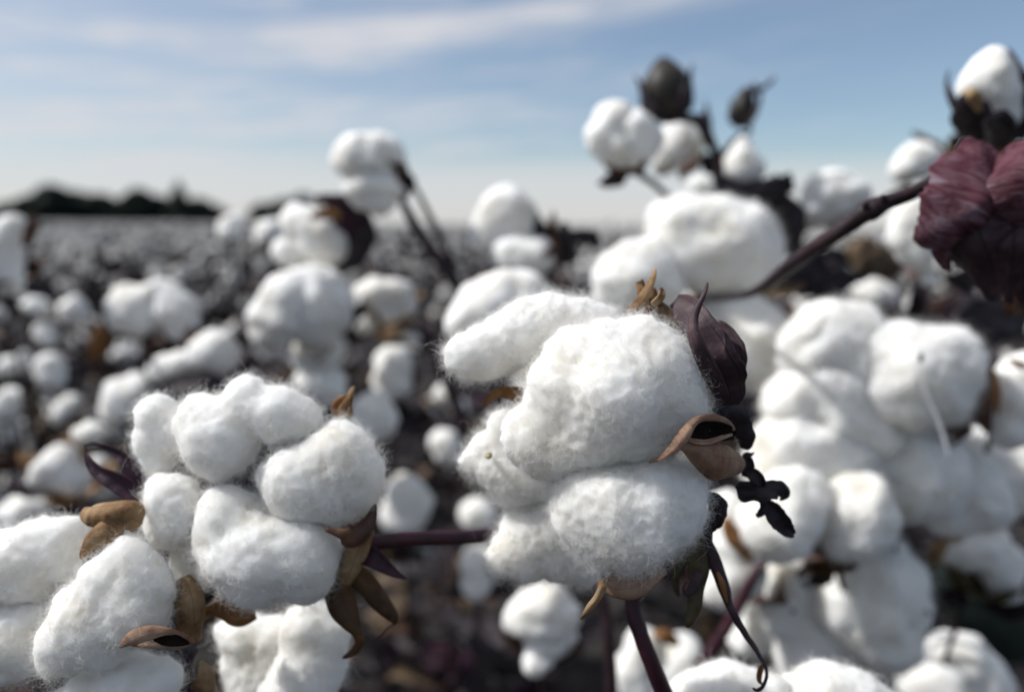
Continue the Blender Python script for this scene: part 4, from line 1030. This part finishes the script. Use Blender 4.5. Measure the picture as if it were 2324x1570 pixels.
leaf('black ragged leaf behind the largest blurred boll', 'z5', 0.39, [
    [(1520, 870, 0, 50, 0, -30), (1620, 890, 0, 80, 20, -40), (1740, 890, 0, 60, 0, -40), (1800, 900, 0, 90, -10, -30), (1880, 960, 2, 70, 0, -40), (1900, 1080, 4, 110, 0, -30), (1940, 1180, 6, 60, 0, -20), (1960, 1260, 8, 10, 0, 0)],
    [(1620, 900, 0, 60, 0, 20), (1630, 960, 0, 50, 0, 20), (1620, 1010, 2, 10, 0, 0)],
    [(1800, 920, 0, 30, 0, 20), (1850, 860, 0, 60, 20, 20), (1900, 850, 2, 50, 0, 20), (1940, 890, 2, 10, 0, 0)],
    [(1780, 900, 4, 40, 0, 20), (1830, 1000, 4, 50, 20, 20), (1850, 1080, 4, 12, 0, 0)]], M_LEAFDRY, rough=.003, rfreq=90, edge=.8)
leaf('dark leaf across the top of the big left boll', 'p', 0.36, [
    [(350, 885, 4, 10, 0, 0), (400, 872, 0, 24, 20, 20), (460, 868, 0, 28, 20, 20), (520, 872, 4, 10, 0, 0)]], M_LEAFDRY, rough=.001)
leaf('grey crinkled dead leaf under the purple leaf', 'z6', 0.34, [
    [(1180, 1500, 10, 80, 0, -20), (1260, 1440, 6, 120, 20, -30), (1360, 1420, 4, 130, 20, -30), (1480, 1400, 8, 90, 10, -30)],
    [(1150, 1280, 10, 60, 0, 20), (1200, 1230, 8, 60, 10, 30), (1260, 1220, 10, 40, 0, 0)]], M_LEAFDRY, rough=.004, rfreq=120, edge=.4)
leaf('tan dead leaf below the diagonal branch', 'z6', 0.46, [
    [(590, 1080, 6, 40, 0, -20), (680, 1100, 0, 90, 20, -30), (780, 1150, 0, 90, 20, -30), (880, 1200, 4, 30, 0, 0)]], M_LEAFBROWN, rough=.004, rfreq=120, edge=.4)
leaf('grey purple dead leaf between the diagonal branch and the largest blurred boll', 'z6', 0.44, [
    [(330, 1300, 6, 60, 0, -20), (420, 1200, 0, 90, 20, -30), (520, 1150, 0, 90, 20, -30), (600, 1100, 4, 30, 0, 0)],
    [(420, 1310, 0, 60, 0, -20), (520, 1260, 0, 80, 20, -30), (640, 1220, 4, 30, 0, 0)]], M_LEAFDRY, rough=.004, rfreq=120, edge=.4)
leaf('orange brown dead leaf hanging in the left field', 'z4', 0.6, [
    [(500, 820, 0, 14, 0, -20), (490, 880, 0, 44, 0, -30), (480, 950, 0, 40, 10, -30), (440, 1010, 4, 10, 0, 0)]], M_ORANGE, rough=.002, edge=.3)
leaf('dark purple leaf behind the tilted oval boll', 'z3', 0.48, [
    [(40, 640, 0, 14, 0, -20), (110, 625, 0, 34, 10, -30), (190, 640, 0, 44, 10, -30), (260, 690, 4, 10, 0, 0)]], M_PURPLE, rough=.002, edge=.3)
leaf('dark green leaf in the lower right corner', 'z7', 0.42, [
    [(1330, 1440, 10, 60, 0, -20), (1240, 1340, 4, 110, 0, -30), (1140, 1230, 2, 120, 0, -30), (1060, 1120, 4, 90, 0, -20), (1010, 1060, 8, 20, 0, 0)]], sheet_material('dark_green_leaf', [(0.3, (0.008, 0.014, 0.012)), (0.7, (0.02, 0.03, 0.024))], 40, 0.6, 0.3), rough=.002, edge=.2)

# cobweb strand on the right cluster
V_, F_ = px_tube('z7', 0.272, [(935, 290, 0, 2), (945, 400, 2, 3), (980, 480, 4, 5), (1005, 540, 6, 6), (1030, 620, 8, 6), (1040, 670, 10, 3)], n=20, ns=8)
tag(part('lint_strand', V_, F_, M_LINT, None, W('z7', 935, 290, 0.272) * 0), 'thin strand of lint trailing down the speckled boll', 'lint strand')
for (x, y, lab) in ((932, 285, 'dark speck of trash on the upper right cluster boll'), (440, 1258, 'dark speck of trash on the lock hanging at lower right')):
    V_, F_ = ico(3); dd = DP(0.2695 if y < 600 else 0.302)
    c_ = W('z7', x, y, dd)
    P_ = c_ + V_ * np.array([0.0013, 0.0012, 0.0024 if y < 600 else 0.0012]) * (1 + .3 * gnoise(V_ * 2.5))[:, None]
    tag(part('trash_speck', P_, F_, M_BLACK, None), lab, 'speck', 'specks of trash on the lint')


# ------------------------------------------------------------------ the field behind
def cluster_boll(sub, g, nl, size):
    """a generic open boll about the +Z axis: list of (V, F) lint, base at the origin"""
    C, r = [], []
    for k in range(nl):
        a = 6.283 * k / nl + g.random() * .5
        e = np.array([math.cos(a), math.sin(a), 0])
        for q in range(2):
            C.append(e * (0.58 + .22 * q * g.random()) + np.array([0, 0, 0.7 + .5 * q + .2 * g.normal()]) + .14 * g.normal(size=3)); r.append(0.43 - .07 * q + .12 * g.random())
    C.append(np.array([0, 0, 1.0])); r.append(0.52)
    a = g.random() * 6.283; C.append(np.array([math.cos(a) * .95, math.sin(a) * .95, .55 + .3 * g.random()])); r.append(.30)
    C = np.array(C) * size; r = np.array(r) * size
    V, F = blobs_surface(C, r, sub, k=0.05 * size)
    n = vnormals(V, F)
    V = V + n * ((gnoise(V / size * 1.6 + g.random() * 30) * .09 - np.abs(gnoise(V / size * 3.2 + 5)) * .07) * size)[:, None]
    return V, F


def sheet_local(g, L, wid, cup, flat=0.3, n=10, nv=5, rough=0.004):
    P = np.array([(0, 0, 0), (L * .35, .1 * L * g.normal(), L * flat * .3), (L * .7, .15 * L * g.normal(), -L * flat * .3 * g.random()), (L, .2 * L * g.normal(), -L * flat * g.random())])
    P = catmull(P, n); S = np.tile([0, 1.0, .3 * g.normal()], (n, 1))
    w = catmull(np.array([[.15], [1.0], [.85], [.04]]) * wid, n)[:, 0]
    return sheet_mesh(P, S, np.maximum(w, 1e-4), np.full(n, cup), nv, 0.0005, rough=rough, rfreq=70, edge=.6, seed=g.random() * 50)


def rot_from(axis, spin):
    axis = nrm(axis); a = nrm(np.cross(axis, [0.2, 0.9, 0.31])); b = np.cross(axis, a)
    c, s = math.cos(spin), math.sin(spin)
    return np.stack([a * c + b * s, -a * s + b * c, axis], 1)


gg = np.random.default_rng(21)
VAR = []
for k in range(7):
    S0 = 1.0
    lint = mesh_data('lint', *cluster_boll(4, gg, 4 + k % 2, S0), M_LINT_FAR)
    Vb, Fb, Ub, o = [], [], [], 0
    for j in range(4):
        a = 6.283 * j / 4 + gg.random() * .4; e = np.array([math.cos(a), math.sin(a), 0]); ax = np.array([0, 0, 1.0])
        pr = np.array([(0, .03), (.05, .5), (.4, .92), (.85, 1.12), (1.15, 1.32)])
        P = catmull(pr[:, :1] * ax + pr[:, 1:] * e, 9)
        V, F, uv = sheet_mesh(P, np.tile(np.cross(ax, e), (9, 1)), np.maximum(catmull(np.array([[.1], [.42], [.46], [.28], [.03]]), 9)[:, 0], 1e-4), np.full(9, -.9), 5, .02, edge=.3, seed=j + k)
        Vb.append(V); Fb.append(F + o); Ub.append(uv); o += len(V)
    bur = mesh_data('bur', np.vstack(Vb), np.vstack(Fb), [M_BURDARK, M_BUR, M_LEAFDRY][k % 3], uv=np.vstack(Ub))
    Vb, Fb, Ub, o = [], [], [], 0
    for j in range(3):
        a = 2.09 * j + gg.random(); e = np.array([math.cos(a), math.sin(a), 0]); ax = np.array([0, 0, 1.0])
        pr = np.array([(-.05, .03), (-.15, .6), (0.1, 1.2), (.4 * gg.random(), 1.6), (.9 * gg.random() - .2, 1.9)])
        P = catmull(pr[:, :1] * ax + pr[:, 1:] * e, 9)
        V, F, uv = sheet_mesh(P, np.tile(np.cross(ax, e), (9, 1)), np.maximum(catmull(np.array([[.08], [.4], [.42], [.2], [.02]]), 9)[:, 0], 1e-4), np.full(9, -.6), 5, .015, rough=.06, rfreq=3, edge=.5, seed=j + k)
        Vb.append(V); Fb.append(F + o); Ub.append(uv); o += len(V)
    bra = mesh_data('bract', np.vstack(Vb), np.vstack(Fb), M_BLACK if k % 2 else M_LEAFDRY, uv=np.vstack(Ub))
    VAR.append((lint, bur, bra))
LOW2 = [cluster_boll(2, gg, 4, 1.0) for _ in range(6)]
LOW3 = [cluster_boll(3, gg, 4, 1.0) for _ in range(6)]


def plant_positions():
    out = []
    for _ in range(60000):
        y = 0.98 + 43 * gg.random() ** 2.2
        x = (gg.random() * 2 - 1) * (0.80 * y + 0.35)
        out.append((x, y))
    dens = lambda y: 12.0 if y < 4 else 7.0 if y < 10 else 3.0 if y < 22 else 1.6
    # thin to the wished number per square metre, band by band
    res = []
    edges = [0.98, 1.2, 1.5, 2, 3, 4, 6, 8, 10, 14, 18, 22, 30, 43]
    P = np.array(out)
    for a, b in zip(edges[:-1], edges[1:]):
        s = P[(P[:, 1] >= a) & (P[:, 1] < b)]
        area = 0.8 * (b * b - a * a) + 0.7 * (b - a)
        k = min(len(s), int(area * dens((a + b) / 2)))
        res.append(s[:k])
    return np.vstack(res)


def build_field():
    PL = plant_positions()
    bolls, plants = [], []
    for (x, y) in PL:
        u = 1161 + x / y * FPX
        gap = y < 2.0 and 870 < u < 1130           # between the rows: low stems and dead leaves only
        H = 0.70 + 0.10 * gg.normal() * .6
        H = min(max(H, 0.55), 0.79)
        if y > 4: H = min(H - .03, 0.745) + (0.06 + .07 * gg.random() if y < 20 and gg.random() < .13 else 0)   # a few taller plants
        if gap: H = 0.32 + .15 * gg.random()
        plants.append((x, y, H))
        if gap: continue
        nb = int(gg.integers(9, 14)) if y < 6 else int(gg.integers(7, 11)) if y < 14 else 6
        lowest = 0.22 if y < 3 else 0.42 if y < 8 else 0.58
        for k in range(nb):
            z = lowest + (H - lowest) * (1 - gg.random() ** 1.4)
            a = gg.random() * 6.283; rr = 0.03 + 0.15 * gg.random() * (1 - .5 * (z / H) ** 3)
            size = 0.0145 + 0.0085 * gg.random()
            ax = nrm(np.array([math.cos(a) * .7, math.sin(a) * .7, 0.35 + .5 * gg.normal()]))
            bolls.append((x + math.cos(a) * rr, y + math.sin(a) * rr, z, size, *ax, gg.random() * 6.283))
    B = np.array(bolls)
    cen = B[:, :3] + B[:, 4:7] * B[:, 3:4]
    u, v, d = project(cen)
    inview = (u > -30) & (u < 2353) & (v > 0) & (v < 1600) & (d > 0.3)
    # rough visibility: splat what stands nearer
    GW, GH, q = 290, 196, 8.0
    buf = np.zeros((GH, GW), bool)

    def splat(uu, vv, rr, test):
        r = rr / q; x0, x1 = int((uu / q - r)), int(uu / q + r) + 1; y0, y1 = int(vv / q - r), int(vv / q + r) + 1
        x0, y0, x1, y1 = max(x0, 0), max(y0, 0), min(x1, GW), min(y1, GH)
        if x1 <= x0 or y1 <= y0: return 0, 1
        Y, X = np.mgrid[y0:y1, x0:x1]
        m = (X + .5 - uu / q) ** 2 + (Y + .5 - vv / q) ** 2 <= max(r, .7) ** 2
        sub = buf[y0:y1, x0:x1]
        tot = m.sum(); vis = (m & ~sub).sum()
        sub |= m
        return vis, max(tot, 1)
    for (hu, hv, hr, hd) in HANDPX: splat(hu, hv, hr, False)
    order = np.argsort(d)
    single, rest = [], []
    for i in order:
        if not inview[i]:
            rest.append(i); continue
        vis, tot = splat(u[i], v[i], 1.15 * B[i, 3] / d[i] * FPX, True)
        if vis / tot > 0.45 and len(single) < 225: single.append(i)
        else: rest.append(i)
    # individuals
    for n, i in enumerate(single):
        x, y, z, size, ax, ay, az, sp = B[i]
        lint, bur, bra = VAR[n % len(VAR)]
        t = thing('cotton_boll', (x, y, z), 'small out of focus white boll among the crowded bolls of the field', 'cotton boll', 'small blurred bolls crowding the field')
        Rm = Matrix(rot_from(np.array([ax, ay, az]), sp).tolist()).to_4x4()
        t.matrix_world = Matrix.Translation((x, y, z)) @ Rm @ Matrix.Scale(size, 4)
        for nm, me in (('lint', lint), ('bur', bur), ('bract', bra)):
            link(bpy.data.objects.new(nm, me), t)
    print('single bolls', len(single), 'rest', len(rest), 'farthest single', d[single[-1]])
    # plants standing near are individuals too: stem, twigs, leaves
    pv = []
    for k in range(5):
        V, F = tube_mesh(catmull(np.array([(0, 0, 0), (.01, .01, .3), (-.01, .0, .6), (0.0, .01, .92)]), 16), np.linspace(.006, .002, 16), 7, .1)
        st = mesh_data('stem', V, F, M_STEM)
        tw = []
        for j in range(7):
            a = j * 2.4 + gg.random(); z = .2 + .1 * j; L = .16 * (1.1 - .08 * j)
            P = np.array([(0, 0, z), (math.cos(a) * L * .5, math.sin(a) * L * .5, z + .03), (math.cos(a) * L, math.sin(a) * L, z + .08)])
            V, F = tube_mesh(catmull(P, 8), np.linspace(.003, .0014, 8), 6); tw.append(mesh_data('twig', V, F, M_STEM))
        lv = []
        for j in range(30):
            V, F, uv = sheet_local(gg, .06 + .05 * gg.random(), .02 + .014 * gg.random(), gg.normal() * .9)
            a = gg.random() * 6.283; rr = .03 + .13 * gg.random(); z = .2 + .68 * gg.random()
            Rm = rot_from(gg.normal(size=3), gg.random() * 6)
            V = V @ Rm.T + np.array([math.cos(a) * rr, math.sin(a) * rr, z])
            lv.append(mesh_data('leaf', V, F, [M_LEAFDRY, M_LEAFBROWN, M_LEAFDRY, M_BURDARK, M_PURPLE][j % 5 if j < 20 else 0], uv=uv))
        pv.append((st, tw, lv))
    near = sorted(plants, key=lambda p: p[1])[:60]
    far = sorted(plants, key=lambda p: p[1])[60:]
    for n, (x, y, H) in enumerate(near):
        st, tw, lv = pv[n % 5]
        t = thing('cotton_plant', (x, y, 0), 'dark dry stem and leaves of a cotton plant among the blurred bolls', 'cotton plant', 'dry cotton plants of the field')
        t.scale = (1, 1, H / .92); t.rotation_euler = (0, 0, gg.random() * 6.283)
        link(bpy.data.objects.new('stem', st), t)
        for me in tw: link(bpy.data.objects.new('twig', me), t)
        for me in lv: link(bpy.data.objects.new('leaf', me), t)
    # the rest of the field as one mass
    VV, FF, MI, off = [], [], [], 0

    def put(V, F, mi):
        nonlocal off
        if F.shape[1] == 4: F = np.vstack([F[:, [0, 1, 2]], F[:, [0, 2, 3]]])
        VV.append(V); FF.append(F + off); MI.append(np.full(len(F), mi)); off += len(V)
    for i in rest:
        x, y, z, size, ax, ay, az, sp = B[i]
        V, F = (LOW3 if d[i] < 3.0 else LOW2)[i % 6]
        put(V @ rot_from(np.array([ax, ay, az]), sp).T * size + np.array([x, y, z]), F, 0)
    leafs = []
    for k in range(10):
        V, F, _ = sheet_local(gg, .09, .03, gg.normal() * .8, n=5, nv=4, rough=.006); leafs.append((V, F))
    stemq, stemf = tube_mesh(catmull(np.array([(0, 0, 0), (.01, 0, .5), (0, .01, 1)]), 5), np.linspace(.005, .002, 5), 4)
    stemf = np.array([f for f in stemf if len(f) == 4])
    for (x, y, H) in far:
        put(stemq * np.array([1, 1, H]) + np.array([x, y, 0]), stemf, 1)
        for j in range(22 if y < 5 else 13 if y < 14 else 9):
            V, F = leafs[int(gg.integers(10))]
            a = gg.random() * 6.283; rr = .14 * gg.random()
            s = 1.0 if y < 6 else 1.2
            put(V @ rot_from(gg.normal(size=3), gg.random() * 6).T * s + np.array([x + math.cos(a) * rr, y + math.sin(a) * rr, H * (.45 + .45 * gg.random())]), F, 1 if j % 3 else 2)
    # the canopy far off
    m, nt, b = new_mat('far_canopy')
    n1 = n_noise(nt, 2.6, 6, rough=0.75); c = n_ramp(nt, n1.outputs[0], [(0.42, (0.03, 0.026, 0.026)), (0.52, (0.10, 0.095, 0.09)), (0.62, (0.5, 0.49, 0.47))])
    nt.links.new(c, b.inputs['Base Color']); b.inputs['Roughness'].default_value = .95
    xs = np.linspace(-1, 1, 260); ys = 40 + 110 * np.linspace(0, 1, 140) ** 1.5
    X, Y = np.meshgrid(xs, ys); X = X * (Y * .9)
    P = np.stack([X.ravel(), Y.ravel(), np.zeros(X.size)], 1); P[:, 2] = .63 + .05 * gnoise(P * 1.1) + .03 * gnoise(P * 3.1 + 7)
    nx = 260
    F = np.array([(j * nx + i, j * nx + i + 1, (j + 1) * nx + i + 1, (j + 1) * nx + i) for j in range(139) for i in range(nx - 1)])
    put(P, F, 3)
    V = np.vstack(VV); F = np.vstack(FF); mi = np.concatenate(MI)
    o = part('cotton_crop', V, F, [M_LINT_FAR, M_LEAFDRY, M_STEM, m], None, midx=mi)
    tag(o, 'blurred mass of white bolls and dark leaves reaching the horizon', 'crop', None, 'stuff')
    print('field tris', len(F))


build_field()
